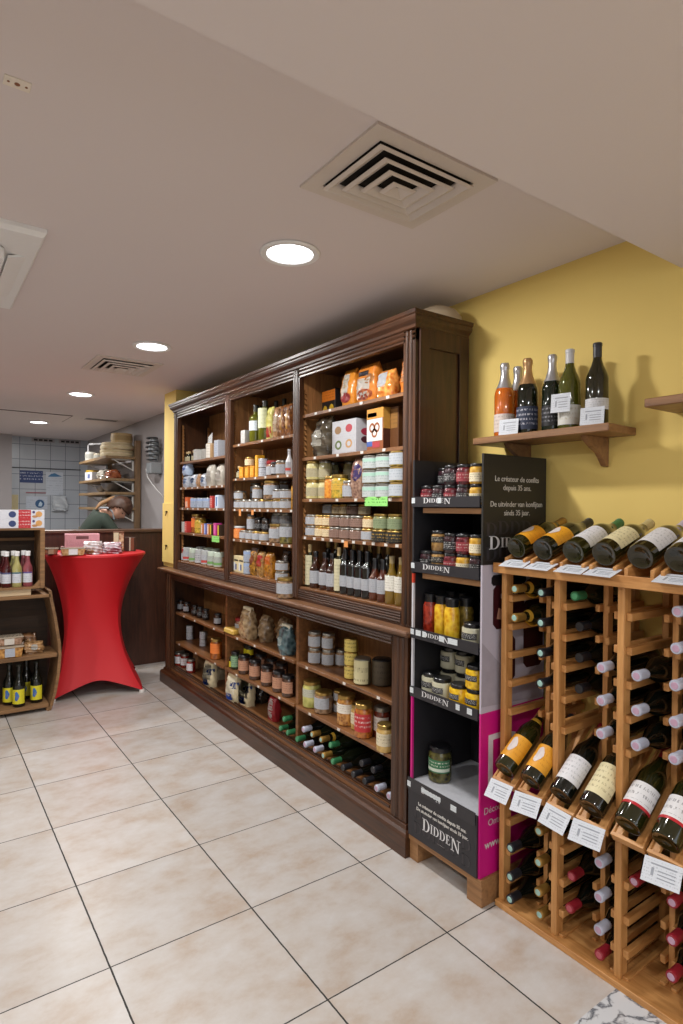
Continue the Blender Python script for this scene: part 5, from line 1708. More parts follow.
# cream dish on top of the cabinet
t = thing('upturned_dish', 'cream upturned dish lying on top of the dark cabinet', 'dish', (1.97, 2.02, 2.3165))
bm = B()
lathe(bm, [(.005, .088), (.045, .086), (.085, .066), (.11, .035), (.118, 0), (.112, 0), (.1, .034), (.078, .058), (.04, .078), (.005, .08), (.005, .088)], 28)
obj('bowl', bm, mat('b9a78c', .5, var=.04), t, smooth=50)
bm = B()
lathe(bm, [(.114, .002), (.124, .002), (.124, .01), (.114, .01), (.114, .002)], 28)
obj('rim', bm, mat('cabb9f', .5, var=.04), t, smooth=50)


def ax(px, Y, z):
    """X of the place on the plane y = Y, at height z, that stands in picture column px."""
    v = _R2 - _F * ((px - 341.5) / FPX)
    return -(Y * v.y + (z - EYE) * v.z) / v.x


# ------------------------------------------------------------------ wooden crates at the left edge
cr = thing('barrel_shelf', 'low wooden shelf with bulging barrel-like sides at the left edge', 'shelf', (.42, 4.85, 0))
CX0, CY0, CY1 = .02, 4.70, 5.0
curve = [(.79, 0), (.825, .12), (.846, .25), (.857, .389), (.852, .48), (.84, .56), (.822, .68), (.80, .79), (.79, .862)]


def stave(mirror):
    bm = B()
    for (xa, za), (xb, zb) in zip(curve[:-1], curve[1:]):
        if mirror:
            xa, xb = .84 - xa, .84 - xb
        s_ = 1 if mirror else -1
        q = [(xa, za), (xb, zb), (xb + s_ * .02, zb), (xa + s_ * .02, za)]
        v = [bm.verts.new((p[0] - .42, CY0 - 4.85, p[1])) for p in q] + [bm.verts.new((p[0] - .42, CY1 - 4.85, p[1])) for p in q]
        for fc in ((0, 1, 2, 3), (7, 6, 5, 4), (0, 4, 5, 1), (1, 5, 6, 2), (2, 6, 7, 3), (3, 7, 4, 0)):
            bm.faces.new([v[k] for k in fc])
    bmesh.ops.remove_doubles(bm, verts=bm.verts, dist=1e-5)
    return obj('side_stave', bm, CRATE, cr)


stave(False)
stave(True)
box('shelf_board', CRATE, cr, -.365, .365, -.15, .14, .815, .838, .002)
box('shelf_board', CRATE, cr, -.41, .41, -.15, .14, .382, .408, .002)
box('shelf_board', CRATE, cr, -.36, .355, -.15, .14, .028, .055, .002)
box('back_board', CRATED, cr, -.39, .39, .135, .15, .03, .84)
for x in (-.355, .352):
    bm = B()
    lathe(bm, [(.0, 0), (.014, 0), (.016, .012), (.012, .028), (0, .028)], 12, Matrix.Translation((x, -.13, 0)))
    obj('foot', bm, CRATE, cr, smooth=40)
up = thing('wooden_crate', 'open wooden crate of juice bottles standing on the barrel-like shelf', 'crate', (.37, 4.85, .884))
uz0, uz1 = .884, 1.311
box('side_board', CRATE, up, .345, .375, -.15, .14, 0, uz1 - uz0, .002)
box('side_board', CRATE, up, -.375, -.345, -.15, .14, 0, uz1 - uz0, .002)
box('top_board', CRATE, up, -.345, .345, -.15, .14, uz1 - uz0 - .014, uz1 - uz0, .001)
box('bottom_board', CRATE, up, -.345, .345, -.15, .14, 0, .012, .001)
box('back_board', CRATED, up, -.345, .345, .125, .14, .012, uz1 - uz0 - .014)
box('cross_slat', CRATE, up, -.345, .345, .09, .105, .33, .35, .001)
bm = B()
prism(bm, [(.345, .012), (.345, .065), (.30, .012)], .018, Matrix(((1, 0, 0, 0), (0, 0, 1, -.14), (0, 1, 0, 0), (0, 0, 0, 1))))
obj('corner_block', bm, CRATE, up)
t = box('pine_plank', wood('b39a78', 'd2bb98', 'X', .6), None, -.28, .29, -.13, .13, 0, .045, .002)
t.location = (.37, 4.85, .8385)
tag(t, 'pale pine plank lying between the crate and the shelf below', 'plank')
KIND.update({
    'p_dark': (k_bottle(.25, .033, mottled('2a0c10', '52181c', 12, .08), WHITE, printed('c9ccd4', '5a6078', 6, .5, '4a4f74', .85, 1), .12, .42, prof_slim, .13, name='juice_bottle', capr=.017, capname='cap'), 'dark red juice bottle', 'bottle', .25),
    'p_yel': (k_bottle(.25, .033, mottled('8f8a50', 'b5ae74', 12, .08), WHITE, printed('c9ccd4', '5a6078', 6, .5, '4a6a74', .85, 1), .12, .42, prof_slim, .13, name='juice_bottle', capr=.017, capname='cap'), 'pale yellow-green juice bottle', 'bottle', .25),
    'p_pink': (k_bottle(.25, .033, mottled('6d3038', '9a525a', 12, .08), WHITE, printed('c9ccd4', '5a6078', 6, .5, '5a4a84', .85, 1), .12, .42, prof_slim, .13, name='juice_bottle', capr=.017, capname='cap'), 'rose pink juice bottle', 'bottle', .25),
    'beer': (k_bottle(.295, .041, GLB, mat('2a2a22', .4, .4), printed('d6cc2c', 'b8a820', 4, .2), .08, .42, prof_slim, .05, name='beer_bottle', capr=.0175, capname='crown_cap', emblem=mottled('c0392c', '2c70b4', 28), arc=75), 'dark bottle with yellow label', 'bottle', .295),
    'bis': (k_box(.29, .1, .064, mat('d0d2da', .45), [('disc', mat('2c3c6c', .45), 'F', .22, .38, .15, .85), ('rect', PRT('b8242c', 'e0d0d0', 3, .9), 'F', .43, .7, 0, 1), ('disc', mat('cf9a5a', .5), 'F', .8, .95, .2, .85), ('disc', mat('4a3a6a', .5), 'F', .73, .79, .6, .9), ('disc', mat('b8845a', .5), 'F', .72, .85, .12, .4)], name='biscuit_box'), 'long white biscuit box with red panel', 'box', .064),
})
FX = lambda px, y, z: (ax(px, y, z), y, z)
jl = [('p_dark', 6.3, 4.775, 'dark red juice bottle in the crate, left of the yellowish one'), ('p_yel', 16.7, 4.775, 'pale yellow-green juice bottle in the crate, front row'), ('p_pink', 27.6, 4.775, 'rose pink juice bottle at the right end of the crate'),
      ('p_dark', 3.5, 4.85, 'juice bottle behind the dark red one in the crate'), ('p_yel', 13.3, 4.85, 'juice bottle behind the yellow-green one in the crate'), ('p_pink', 23.4, 4.85, 'juice bottle behind the rose pink one in the crate')]
for kk, px, y, d in jl:
    put(kk, FX(px, y, .8963), (0, 0, R(60)), d, 'juice bottles in the crate')
for px, y, d in ((9.3, 4.84, 'yellow-label bottle at the left on the lowest crate shelf'), (19, 4.755, 'yellow-label bottle nearest the front, lowest crate shelf'), (26.5, 4.93, 'yellow-label bottle mostly hidden behind the others, lowest shelf'), (36.5, 4.79, 'rightmost yellow-label bottle on the lowest crate shelf')):
    put('beer', FX(px, y, .0555), (0, 0, R(62)), d, 'yellow-label bottles on the lowest shelf')
for i, z in enumerate((1.3113, 1.3757)):
    put('bis', (.60, 4.775, z), (0, 0, R(90)), ('lower' if i == 0 else 'upper') + ' long white biscuit box with red panel, on the crate', 'biscuit boxes on the crate')
KIND['bisy'] = (k_box(.12, .1, .155, mat('cfc8b8', .45), [('rect', mat('d2b04a', .5), 'F', 0, 1, .35, .75), ('disc', mat('c4863c', .5), 'F', .5, .95, .35, .75)], name='biscuit_box'), 'x', 'box', .155)
put('bisy', (.375, 4.79, 1.3113), (0, 0, R(90)), 'cream and yellow biscuit box at the picture edge on the crate')


def tub(name, w_, d_, h_, fill, lab, lid=True):
    def fn():
        t = thing(name)
        bm = B()
        for q0, q1, z0, z1 in ((.86, 1, 0, h_),):
            a = [(-d_ / 2 * q0, -w_ / 2 * q0), (d_ / 2 * q0, -w_ / 2 * q0), (d_ / 2 * q0, w_ / 2 * q0), (-d_ / 2 * q0, w_ / 2 * q0)]
            b = [(p[0] / q0, p[1] / q0) for p in a]
            v = [bm.verts.new((*p, z0)) for p in a] + [bm.verts.new((*p, z1)) for p in b]
            for fc in ((3, 2, 1, 0), (4, 5, 6, 7), (0, 1, 5, 4), (1, 2, 6, 5), (2, 3, 7, 6), (3, 0, 4, 7)):
                bm.faces.new([v[k] for k in fc])
        obj('food', bm, fill, t, .003)
        box('lid', mat('a99b88', .12, coat=.6), t, -d_ / 2 - .004, d_ / 2 + .004, -w_ / 2 - .004, w_ / 2 + .004, h_, h_ + .009, .002)
        box('tub_label', lab, t, -d_ / 2 - .003, -d_ / 2 * .95, -w_ * .18, w_ * .18, h_ * .12, h_ * .95)
        return t
    return fn


KIND['tub_bis'] = (tub('food_tub', .17, .1, .07, mottled('8f5a20', 'd09a4c', 40), printed('a9afba', '5a6880', 6, .5)), 'x', 'tub', .08)
KIND['tub_long'] = (tub('food_tub', .17, .1, .05, mottled('7c5a40', 'b8927a', 40), printed('ccc6bc', '8a6880', 6, .3)), 'x', 'tub', .06)
KIND['bag_nuts'] = (k_bag(.13, .08, .085, mottled('6a4a2c', 'b08a60', 30), [('disc', mat('c9c9c4', .4), .35, .7, .3, .8)], seed=31, crump=.005), 'x', 'bag', .09)
KIND['bag_nutsb'] = (k_bag(.1, .08, .13, mottled('3c281a', '7a5638', 30), [('disc', mat('b98a50', .4), .35, .6, .4, .7)], seed=32, crump=.006), 'x', 'bag', .13)
put('tub_bis', FX(9, 4.765, .4085), (0, 0, R(90)), 'clear tub of golden biscuits on the middle crate shelf', 'food tubs')
put('tub_long', FX(8.5, 4.80, .490), (0, 0, R(90)), 'flat clear tub stacked on the biscuit tub, middle crate shelf')
put('bag_nuts', FX(34, 4.80, .4085), (0, 0, R(80)), 'clear pack with round white sticker on the middle crate shelf')
put('bag_nutsb', FX(29, 4.90, .4085), (0, 0, R(80)), 'dark clear bag behind the stickered pack, middle crate shelf')

# ------------------------------------------------------------------ red table
tb = thing('cocktail_table', 'tall round table under a stretched bright red cover', 'table', (1.206, 5.149, 0))
RED = mat('c5101c', .55, var=.04, scale=4)
TH = 1.098
F0 = math.atan2(4.768 - 5.149, 1.465 - 1.206)
bm = B()
NA, NS = 96, 40
rings = []
for i in range(NS + 1):
    s_ = i / NS
    ring = []
    for j in range(NA):
        a = F0 + 2 * PI * j / NA
        q = (a - F0 + PI / 4) % (PI / 2) - PI / 4      # 0 at a foot
        sqr = .326 / math.cos(PI / 4 - abs(q))
        base = sqr * (.94 + .06 * math.cos(4 * q))
        hem = .012 + .105 * math.sin(min(1, abs(q) / (PI / 4)) * PI / 2) ** .8
        r = (1 - s_) ** 2 * .378 + 2 * s_ * (1 - s_) * .10 + s_ * s_ * base
        z = (TH - .03) * (1 - s_) + hem * s_
        ring.append(bm.verts.new((r * math.cos(a) - .012 * (1 - s_) - .03 * math.sin(PI * s_), r * math.sin(a), z)))
    rings.append(ring)
top = [[bm.verts.new((r * math.cos(F0 + 2 * PI * j / NA) - .012, r * math.sin(F0 + 2 * PI * j / NA), z)) for j in range(NA)] for r, z in ((.362, TH), (.382, TH - .006), (.385, TH - .02))]
rings = top + rings
for A_, B_ in zip(rings[:-1], rings[1:]):
    for j in range(NA):
        k = (j + 1) % NA
        bm.faces.new((A_[j], A_[k], B_[k], B_[j]))
bm.faces.new(rings[0])
obj('stretch_cover', bm, RED, tb, smooth=35)
bm = B()
n = NA
for r, z in ((.3275, .16),):
    pass
tube(bm, [(0, 0, .12), (0, 0, TH - .02)], .03, 16)
obj('pole', bm, mat('8a8a8e', .3, .8), tb)
for k in range(4):
    a = F0 + k * PI / 2
    bm = B()
    tube(bm, [(0, 0, .13), (.2 * math.cos(a), .2 * math.sin(a), .09), (.44 * math.cos(a), .44 * math.sin(a), .02)], .014, 10)
    obj('leg', bm, mat('8a8a8e', .3, .8), tb)
    bm = B()
    lathe(bm, [(0, 0), (.022, 0), (.024, .01), (.018, .022), (0, .022)], 14, Matrix.Translation((.452 * math.cos(a), .452 * math.sin(a), 0)))
    obj('foot', bm, mat('d5d0cc', .5), tb, smooth=40)
# goods on the red table
PK = mat('cf8f98', .5)
KIND.update({
    'pk_long': (k_box(.25, .16, .1, PK, [('rect', mat('6d3a3c', .5), 'F', .32, .68, .62, .86), ('rect', PRT('cf8f98', '9c5a66', 6, .6), 'F', .05, .95, .05, .55)], name='pastry_box'), 'x', 'box', .1),
    'pk_flat': (k_box(.27, .17, .05, PK, [('rect', mat('7d4648', .5), 'F', .05, .45, .55, .9), ('rect', PRT('d49aa2', 'a8606a', 3, .5), 'F', .5, .97, .1, .9)], name='pastry_box'), 'x', 'box', .05),
    'tub_c': (tub('food_tub', .17, .12, .05, mottled('a8703c', 'd3a878', 40), mat('d5cfd2', .5)), 'x', 'tub', .06),
    'tub_s': (tub('food_tub', .1, .09, .042, mottled('5c2c1c', 'a05a38', 40), mat('b08a70', .5)), 'x', 'tub', .05),
    'bag_sw': (k_bag(.14, .09, .1, mottled('a07c70', 'd8d2d6', 34), [('disc', mat('c0925c', .4), .1, .6, .05, .4)], seed=33, crump=.008), 'x', 'bag', .1),
    'bag_sw2': (k_bag(.14, .09, .09, mottled('a8606a', 'd6ccd4', 34), [('disc', mat('b05a6a', .4), .4, .9, .1, .5)], seed=34, crump=.008), 'x', 'bag', .1),
    'bx_w': (k_box(.085, .06, .165, mat('6a3c1c', .5), [('rect', mat('d5c9a6', .5), 'F', .06, .5, .05, .95), ('rect', mottled('8f4a20', 'd2b080', 40), 'F', .55, .95, .1, .9)], name='food_box'), 'x', 'box', .165),
    'bx_w2': (k_box(.085, .06, .115, mat('43261a', .5), [('rect', mat('d0c6ae', .5), 'F', .5, .62, .02, .98), ('rect', mat('7a4426', .5), 'F', .64, .94, .05, .95)], name='food_box'), 'x', 'box', .115),
})
TZ = TH + .0005
put('tub_c', FX(73, 4.88, TZ), (0, 0, R(80)), 'clear tub with white label under the pink boxes on the red table')
put('tub_s', FX(51, 5.03, TZ), (0, 0, R(80)), 'small flat clear tub at the left of the red table')
put('pk_flat', FX(80, 5.06, TZ), (0, 0, R(83)), 'flat pink pastry box beneath the larger one, red table')
put('pk_long', FX(82, 5.06, TZ + .0507), (0, 0, R(80)), 'larger pink pastry box stacked on top, red table')
put('bag_sw', FX(93, 4.905, TZ), (0, 0, R(70)), 'clear bag of sweets beside the tub on the red table')
put('bag_sw2', FX(112.5, 4.905, TZ), (0, 0, R(70)), 'clear bag of pink sweets nearest the middle of the red table')
put('bx_w', FX(118.5, 5.07, TZ), (0, 0, R(75)), 'taller brown-and-cream box at the right of the red table')
put('bx_w2', FX(130, 5.10, TZ), (0, 0, R(62)), 'shorter dark brown box at the right end of the red table')

# ------------------------------------------------------------------ kitchen beyond the half wall
ks = thing('kitchen_shelf_unit', 'rough wooden shelves on white brackets against the kitchen side wall', 'shelf', (2.09, 7.5, 0))
KW = wood('6a5238', '9a7e58', 'Y', .65)
for y in (6.96, 8.2):
    box('upright', wood('5d4731', '86694a', 'Z', .65), ks, -.06, 0, y - 7.5 - .03, y - 7.5 + .03, .3, 2.22, .002)
KZ = [2.035, 1.785, 1.63, 1.455, 1.2]
for z in KZ:
    box('shelf_board', KW, ks, -.38, -.06, -.55, .8, z - .03, z, .002)
    for y in (-.5, .66):
        bm = B()
        bx(bm, -.3, -.06, y, y + .02, z - .045, z - .03)
        bx(bm, -.075, -.06, y, y + .02, z - .16, z - .03)
        tube(bm, [(-.27, y + .01, z - .045), (-.07, y + .01, z - .15)], .006, 6)
        obj('bracket', bm, mat('c9c9c6', .5), ks)
BR = mottled('c4ad88', 'e0d3b4', 14, .7, 0)


def disc_thing(name, r, h, m, loc, label, cat, grp=None, rot=(0, 0, 0), seg=28, rim=None):
    t = thing(name, label, cat, loc, rot, grp)
    bm = B()
    lathe(bm, [(0, 0), (r * .97, 0), (r, h * .2), (r, h * .8), (r * .97, h), (0, h)], seg)
    obj('board', bm, m, t, smooth=40)
    if rim:
        bm = B()
        lathe(bm, [(r + .002, h * .25), (r + .002, h * .75), (r - .002, h * .75), (r - .002, h * .25), (r + .002, h * .25)], seg)
        obj('rim', bm, rim, t)
    return t


for i, (r, h) in enumerate(((.19, .045), (.185, .04), (.19, .045), (.17, .035))):
    disc_thing('round_board', r, h, BR, (1.905, 7.2 + .03 * (i % 2), 2.0355 + sum((.045, .04, .045, .035)[:i]) + i * .0005), ('lowest', 'second lowest', 'second highest', 'topmost')[i] + ' of the pale round boards stacked on the kitchen shelf', 'board', 'round boards on the kitchen shelf', rim=mat('c9b892', .6))
disc_thing('round_box', .12, .11, wood('a58a5c', 'd0b88c', 'X', .7), (1.95, 7.2, 2.203), 'round pale wooden box on top of the board stack', 'box', rim=mat('a58c60', .6))
disc_thing('plastic_tub', .09, .105, mat('b9b7ae', .4), (1.80, 7.95, 2.0353), 'white round tub at the left of the top kitchen shelf', 'tub', rim=mat('9a9a92', .4))
disc_thing('plastic_tub', .09, .07, mat('b3a890', .4), (1.84, 7.68, 2.0353), 'low beige tub right of the white tub, top kitchen shelf', 'tub', rim=mat('9a9a92', .4))
disc_thing('plastic_tub', .085, .14, mat('b3902c', .4), (1.84, 8.12, 1.7853), 'yellow tub on the second kitchen shelf', 'tub', rim=mat('8a6a1c', .4))
KIND.update({
    'kbox': (k_box(.2, .15, .1, mat('c9c9cf', .5), [('rect', mat('5c6a9a', .5), 'F', .4, .7, .25, .75)], name='food_box'), 'x', 'box', .1),
    'kbag': (k_bag(.24, .16, .13, mottled('8a8478', 'c6c2b8', 20), [], seed=41, crump=.01), 'x', 'bag', .13),
    'kbagr': (k_bag(.2, .14, .11, mottled('6a2c1c', 'a8603c', 20), [], seed=42, crump=.008), 'x', 'bag', .11),
})
put('kbox', (1.80, 7.86, 1.7855), (0, 0, .2), 'white box with blue mark on the second kitchen shelf')
put('kbag', (1.86, 7.55, 1.7855), (0, 0, .1), 'pale crumpled bag on the second kitchen shelf')
put('kbagr', (1.86, 7.22, 1.7855), (0, 0, .1), 'red-brown bag on the second kitchen shelf')
put('kbag', (1.86, 7.35, 1.4555), (0, 0, .3), 'grey crumpled bag low on the kitchen shelves behind the person')
for y, r, d in ((7.25, .13, 'larger grey metal bowl on the third kitchen shelf'), (7.62, .11, 'smaller grey metal bowl on the third kitchen shelf')):
    t = thing('metal_bowl', d, 'bowl', (1.86, y, 1.6303), (0, 0, 0), 'metal bowls on the kitchen shelf')
    bm = B()
    lathe(bm, [(0, 0), (r * .5, 0), (r * .85, r * .4), (r, r * .8), (r * .97, r * .8), (r * .82, r * .42), (r * .48, .006), (0, .006)], 24)
    obj('bowl', bm, mat('85858a', .3, .8), t, smooth=50)
    bm = B()
    lathe(bm, [(r, r * .78), (r * 1.04, r * .8), (r, r * .82), (r * .98, r * .8), (r, r * .78)], 24)
    obj('rim', bm, mat('a5a5aa', .3, .8), t)
t = thing('grey_pipe', 'thin white pipe bending down from the ceiling beside the kitchen shelves', 'pipe', (1.78, 8.1, 2.1))
bm = B()
tube(bm, [(0, 0, -.06), (0, 0, .14), (.01, -.01, .155), (.3, -.35, .16)], .011, 8)
obj('pipe', bm, mat('b9b9bb', .4), t, smooth=60)
bm = B()
tube(bm, [(.02, -.02, .155), (.05, -.055, .156)], .015, 8)
obj('pipe_joint', bm, mat('c9c9cb', .4), t, smooth=60)
t.name = 'water_pipe'
# things on the tiled wall
WY = 9.599


def wallsheet(name, x0, x1, z0, z1, m, label, cat, th=.004):
    o = box(name, m, None, -(x1 - x0) / 2, (x1 - x0) / 2, -th, 0, 0, z1 - z0, 0)
    o.location = ((x0 + x1) / 2, WY, z0)
    tag(o, label, cat)
    return o


NAVY = printed('24386a', 'c0c8d8', 4, .7)
wallsheet('wall_sign', 1.19, 1.49, 1.795, 1.97, NAVY, 'dark blue sign with rows of white writing on the tiled wall', 'sign')
o = wallsheet('paper_notice', 1.53, 1.76, 1.62, 1.96, printed('b9c0ca', '8a94a4', 10, .5), 'pale paper notice with a blue picture at its top', 'notice')
bm = B()
prism(bm, [(-.09, .27), (-.05, .31), (0, .325), (.05, .3), (.10, .28), (.02, .272)], .003, Matrix(((1, 0, 0, 0), (0, 0, -1, -.005), (0, 1, 0, 0), (0, 0, 0, 1))))
obj('notice_picture', bm, mat('3c6f9a', .5), o)
o = wallsheet('paper_notice', 1.27, 1.55, 1.42, 1.60, printed('b4bcc8', '8a94a4', 6, .5), 'wide paper notice with a round blue emblem below the blue sign', 'notice')
bm = B()
prism(bm, [(.04 + .06 * math.cos(2 * PI * i / 24), .075 + .06 * math.sin(2 * PI * i / 24)) for i in range(24)], .003, Matrix(((1, 0, 0, 0), (0, 0, -1, -.005), (0, 1, 0, 0), (0, 0, 0, 1))))
e_ = obj('round_emblem', bm, mat('24507c', .5), o)
bm = B()
prism(bm, [(.02, .04), (.06, .035), (.075, .075), (.05, .11), (.03, .085)], .002, Matrix(((1, 0, 0, 0), (0, 0, -1, -.008), (0, 1, 0, 0), (0, 0, 0, 1))))
obj('emblem_figure', bm, mat('b4c8d8', .5), e_)
wallsheet('wall_strip', 1.27, 1.53, 1.645, 1.66, mat('8a4a52', .5), 'thin dark red strip above the emblem notice', 'strip', .01)
wallsheet('wall_strip', 1.075, 2.0, 1.998, 2.012, mat('2a2c30', .5), 'long thin black rail across the tiled wall', 'rail', .012)
wallsheet('cream_post', 1.08, 1.17, 1.25, 1.62, mat('b9ab84', .6), 'cream coloured board standing at the left of the tiled wall', 'board', .03)
t = thing('plastic_bag', 'white plastic bag hanging on the tiled wall', 'bag', (1.71, 9.56, 1.39))
bm = bag_mesh(.2, .05, .22, 51, top=.4, crump=.012)
bmesh.ops.rotate(bm, verts=bm.verts, matrix=Matrix.Rotation(PI / 2, 3, 'Z'))
obj('bag_body', bm, mat('b4bac0', .35), t, smooth=60)
bm = B()
tube(bm, [(0, 0, .21), (0, .02, .26), (0, .036, .262)], .004, 6)
obj('bag_loop', bm, mat('b4bac0', .35), t)
# vent grille strips over the tiled wall
for i, (x0, x1) in enumerate(((1.36, 1.62), (1.72, 1.98))):
    t = thing('wall_grille', ('left' if i == 0 else 'right') + ' dark slotted strip just under the ceiling over the tiled wall', 'grille', ((x0 + x1) / 2, WY, 2.40))
    box('grille_frame', GREYW, t, -(x1 - x0) / 2 - .02, (x1 - x0) / 2 + .02, -.01, 0, -.012, .04)
    for k in range(4):
        w_ = (x1 - x0) / 4
        box('slot', BLACK, t, -(x1 - x0) / 2 + k * w_ + .008, -(x1 - x0) / 2 + (k + 1) * w_ - .008, -.014, -.008, .002, .028)
# wall fan with grey box on the side wall
t = thing('wall_fan', 'dark ribbed round fan above a grey box on the kitchen side wall', 'fan', (2.1, 6.28, 2.06))
for k in range(6):
    bm = B()
    rr_ = .13 * math.sin(PI * (k + 1) / 7.5)
    tube(bm, [(-.09 + .05 * math.cos(2 * PI * j / 20) * 1.0 - .0, rr_ * math.sin(2 * PI * j / 20), -.1 + k * .045) for j in range(21)], .008, 6)
    obj('fan_rib', bm, mat('2f3236', .4), t)
bm = B()
lathe(bm, [(0, -.12), (.045, -.12), (.06, 0), (.04, .12), (0, .13)], 18, Matrix.Translation((-.07, 0, 0)))
obj('fan_core', bm, mat('7d8388', .4), t, smooth=40)
box('fan_bracket', mat('5c6064', .4), t, -.08, -.0005, -.03, .03, -.03, .03)
box('grey_housing', mat('7d8286', .4), t, -.13, -.0005, -.07, .07, -.25, -.13, .01)
bm = B()
tube(bm, [(-.12, .05, -.16), (-.13, .07, -.2), (-.12, .05, -.28), (-.09, -.02, -.36), (-.06, -.08, -.42), (-.02, -.1, -.47), (0, -.1, -.5)], .006, 8)
obj('cord', bm, mat('c4c4c4', .4), t, smooth=60)
# work bench behind the half wall
t = thing('work_bench', 'steel kitchen work bench mostly hidden behind the half wall', 'bench', (1.88, 6.2, 0))
box('bench_top', mat('8a8c90', .3, .8), t, -.2, .2, -.42, .6, .87, .9, .002)
for x in (-.18, .16):
    for y in (-.4, .56):
        box('leg', mat('8a8c90', .3, .8), t, x, x + .03, y, y + .03, 0, .87)


# ------------------------------------------------------------------ the person at work
def skin(name, chains, m, parent, sub=2, smooth=True):
    """chains: list of lists of (x, y, z, radius or (rx, ry)); points that coincide are shared."""
    bm = B()
    idx = {}
    rad = []
    for ch in chains:
        pv = None
        for p in ch:
            key = tuple(round(v, 4) for v in p[:3])
            if key not in idx:
                idx[key] = bm.verts.new(p[:3])
                rad.append(p[3])
            v = idx[key]
            if pv is not None and pv is not v:
                bm.edges.new((pv, v))
            pv = v
    me = bpy.data.meshes.new(name)
    bm.to_mesh(me)
    bm.free()
    o = bpy.data.objects.new(name, me)
    COL.objects.link(o)
    md = o.modifiers.new('s', 'SKIN')
    for i, r in enumerate(rad):
        me.skin_vertices[0].data[i].radius = r if isinstance(r, tuple) else (r, r)
    me.skin_vertices[0].data[0].use_root = True
    sb = o.modifiers.new('ss', 'SUBSURF')
    sb.levels = sb.render_levels = sub
    dg = bpy.context.evaluated_depsgraph_get()
    m2 = bpy.data.meshes.new_from_object(o.evaluated_get(dg))
    bpy.data.objects.remove(o)
    m2.materials.clear()
    m2.materials.append(m)
    for p in m2.polygons:
        p.use_smooth = smooth
    o = bpy.data.objects.new(name, m2)
    COL.objects.link(o)
    o.parent = parent
    return o


PO = Vector((1.30, 6.16, 0))
pe = thing('person', 'person in a dark green sweater with a ponytail bending over work behind the half wall', 'person', PO)
SKIN = mat('c79a84', .5, var=.04)
HC = Vector((1.62, 6.08, 1.445)) - PO        # head centre
fw = Vector((.42, -.5, -.76)).normalized()    # where the face looks
hu = Vector((.62, -.2, .75))                  # crown direction
hu = (hu - fw * hu.dot(fw)).normalized()
hs = fw.cross(hu)
pel = (-.02, .02, .93)
che = (.11, 0, 1.27)
nk = (.235, -.02, 1.42)
hb = HC - hu * .07 - fw * .02
body = [
    [(*pel, .13), (.04, .01, 1.07, (.12, .14)), (*che, (.12, .16)), (.18, -.01, 1.37, (.09, .1)), (*nk, .052), (*hb, .055)],
]
for s_ in (-1, 1):
    sh = (.16, s_ * .17, 1.34)
    el = (.33, s_ * .2 - .02, 1.10)
    wr_ = (.50, s_ * .1 - .02, .955)
    body.append([(*che, (.12, .16)), (*sh, .055), (*el, .042), (*wr_, .027), (.545, s_ * .09 - .02, .935, (.022, .034)), (.575, s_ * .085 - .02, .925, (.014, .034))])
    pm = (.575, s_ * .085 - .02, .925)
    for k in range(4):
        dy = (-.028 + .0187 * k)
        ln = (.052, .062, .065, .05)[k if s_ > 0 else 3 - k]
        body.append([(*pm, (.014, .034)), (pm[0] + .022, pm[1] + dy, .927, .0095), (pm[0] + .022 + ln * .5, pm[1] + dy * 1.1, .924, .0085), (pm[0] + .022 + ln * .95, pm[1] + dy * 1.1, .912, .0075)])
    body.append([(.545, s_ * .09 - .02, .935, (.022, .034)), (.56, s_ * .045 - .02, .93, .011), (.59, s_ * .028 - .02, .916, .009)])
    hp_ = (-.02, s_ * .09, .9)
    body.append([(*pel, .13), (*hp_, .095), (.02, s_ * .1, .5, .06), (-.03, s_ * .1, .09, .042), (.03, s_ * .1, .045, .04), (.13, s_ * .105, .035, .03)])
b_ = skin('body', body, SKIN, pe)
# the head is shaped on a sphere and joined to the body mesh
bm = B()
bm.from_mesh(b_.data)
hm = B()
bmesh.ops.create_uvsphere(hm, u_segments=32, v_segments=24, radius=1)
for v in hm.verts:
    c_ = v.co.copy()
    f_, u_, s_ = c_.x, c_.z, c_.y
    a_ = .098 * f_ * (1 if f_ < 0 else .92)
    up_ = .118 * u_
    sd = .078 * s_
    if u_ < -.1:                                # jaw
        sd *= 1 - .38 * min(1, (-.1 - u_) / .9)
        if f_ < 0:
            a_ *= 1 - .35 * min(1, (-.1 - u_) / .9)
    if f_ > .3:
        n_ = math.exp(-((s_ / .16) ** 2) - ((u_ + .12) / .18) ** 2)
        a_ += .024 * n_                          # nose
        for q in (-1, 1):
            a_ -= .012 * math.exp(-(((s_ - q * .38) / .16) ** 2) - ((u_ - .08) / .12) ** 2)
        a_ += .007 * math.exp(-((s_ / .25) ** 2) - ((u_ + .48) / .07) ** 2)
        a_ += .008 * math.exp(-((s_ / .25) ** 2) - ((u_ + .85) / .14) ** 2)
    v.co = HC + fw * a_ + hu * up_ + hs * sd
for q in (-1, 1):                              # ears
    ge = bmesh.ops.create_uvsphere(hm, u_segments=10, v_segments=8, radius=1)['verts']
    for v in ge:
        c_ = v.co.copy()
        v.co = HC + fw * (c_.x * .018 - .008) + hu * (c_.z * .03 - .008) + hs * (q * .077 + c_.y * .009)
tmp = bpy.data.meshes.new('t')
hm.to_mesh(tmp)
hm.free()
bm.from_mesh(tmp)
for p in bm.faces:
    p.smooth = True
bm.to_mesh(b_.data)
bm.free()


def blob(name, m, pts, parent=pe, sub=16):
    hm = B()
    for c0, ax_, rad_ in pts:
        ge = bmesh.ops.create_uvsphere(hm, u_segments=sub, v_segments=12, radius=1)['verts']
        for v in ge:
            c_ = v.co.copy()
            v.co = c0 + ax_[0] * c_.x * rad_[0] + ax_[1] * c_.y * rad_[1] + ax_[2] * c_.z * rad_[2]
    return obj(name, hm, m, parent, smooth=180)


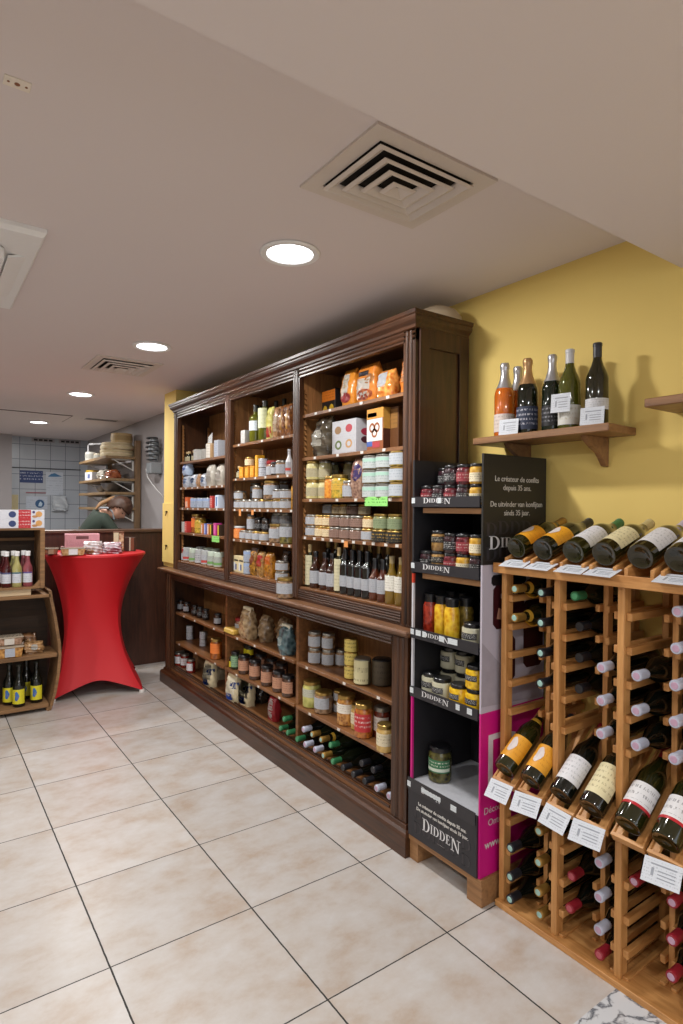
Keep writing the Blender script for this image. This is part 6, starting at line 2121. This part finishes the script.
HAIR = mat('3d2415', .6, var=.3, scale=90)
FR = (fw, hs, hu)
hm = B()
bmesh.ops.create_uvsphere(hm, u_segments=32, v_segments=24, radius=1)
kill = []
for v in hm.verts:
    c_ = v.co.copy()
    if (c_.x > .55 and c_.z < .22) or c_.z < -.62 or (c_.x > .18 and c_.z < .05 and abs(c_.y) < .96) or (c_.x > .0 and c_.z < -.1):
        kill.append(v)
    w_ = 1 + .035 * math.sin(26 * c_.y + 4 * c_.z) + .02 * math.sin(17 * c_.x)
    v.co = HC + fw * (c_.x * .120 * w_ - .002) + hu * (c_.z * .136 * w_ + .002) + hs * (c_.y * .095 * w_)
bmesh.ops.delete(hm, geom=kill, context='VERTS')
bmesh.ops.solidify(hm, geom=hm.faces[:], thickness=-.008)
ho = obj('hair', hm, HAIR, pe, smooth=180)
pb = HC - fw * .1 + hu * .035
skin('ponytail', [[(*(pb + fw * .015), .016), (*(pb - fw * .025 + hu * .0), .02), (*(pb + Vector((-.08, .0, -.02))), .023), (*(pb + Vector((-.15, -.01, -.05))), .022), (*(pb + Vector((-.2, -.03, -.11))), .008)]], mat('8a6844', .6, var=.3, scale=60), pe)
blob('hair_tie', mat('22222a', .5), [(pb - fw * .012, FR, (.012, .027, .027))])
for q in (-1, 1):
    blob('eye', mat('2a1c14', .3), [(HC + fw * .076 + hu * .008 + hs * q * .031, FR, (.006, .011, .005))])
blob('mouth', mat('9a5a52', .5), [(HC + fw * .083 - hu * .058, FR, (.006, .02, .005))])
SW = mat('27332a', .8, var=.12, scale=40)
sw = [[(*pel, (.135, .15)), (.04, .01, 1.07, (.13, .155)), (*che, (.13, .18)), (.18, -.01, 1.37, (.09, .11)), (.22, -.018, 1.405, .064)]]
for s_ in (-1, 1):
    sw.append([(*che, (.13, .18)), (.16, s_ * .17, 1.34, .07), (.33, s_ * .2 - .02, 1.10, .054), (.455, s_ * .127 - .02, .982, .038)])
skin('sweater', sw, SW, pe)
ap = [[(.10, -.02, 1.0, (.1, .13)), (.17, -.02, 1.18, (.1, .14)), (.235, -.02, 1.33, (.05, .1))]]
skin('apron', ap, mat('23262c', .7), pe)
for q in (-1, 1):
    skin('apron_strap', [[(.275, q * .075 - .02, 1.33, .011), (.262, q * .09 - .02, 1.41, .011), (.215, q * .09 - .01, 1.455, .011), (.15, q * .07, 1.45, .011)]], mat('8d949c', .7), pe, 1)
tr = [[(*pel, .138)]]
tr = []
for s_ in (-1, 1):
    tr.append([(-.02, .02, .95, .14), (-.02, s_ * .09, .88, .108), (.02, s_ * .1, .5, .075), (-.03, s_ * .1, .12, .062)])
skin('trousers', tr, mat('1d1f26', .8), pe)
for s_ in (-1, 1):
    skin('shoe', [[(-.05, s_ * .1, .05, .046), (.04, s_ * .1, .048, .046), (.14, s_ * .105, .04, .038)]], mat('17171a', .5), pe)
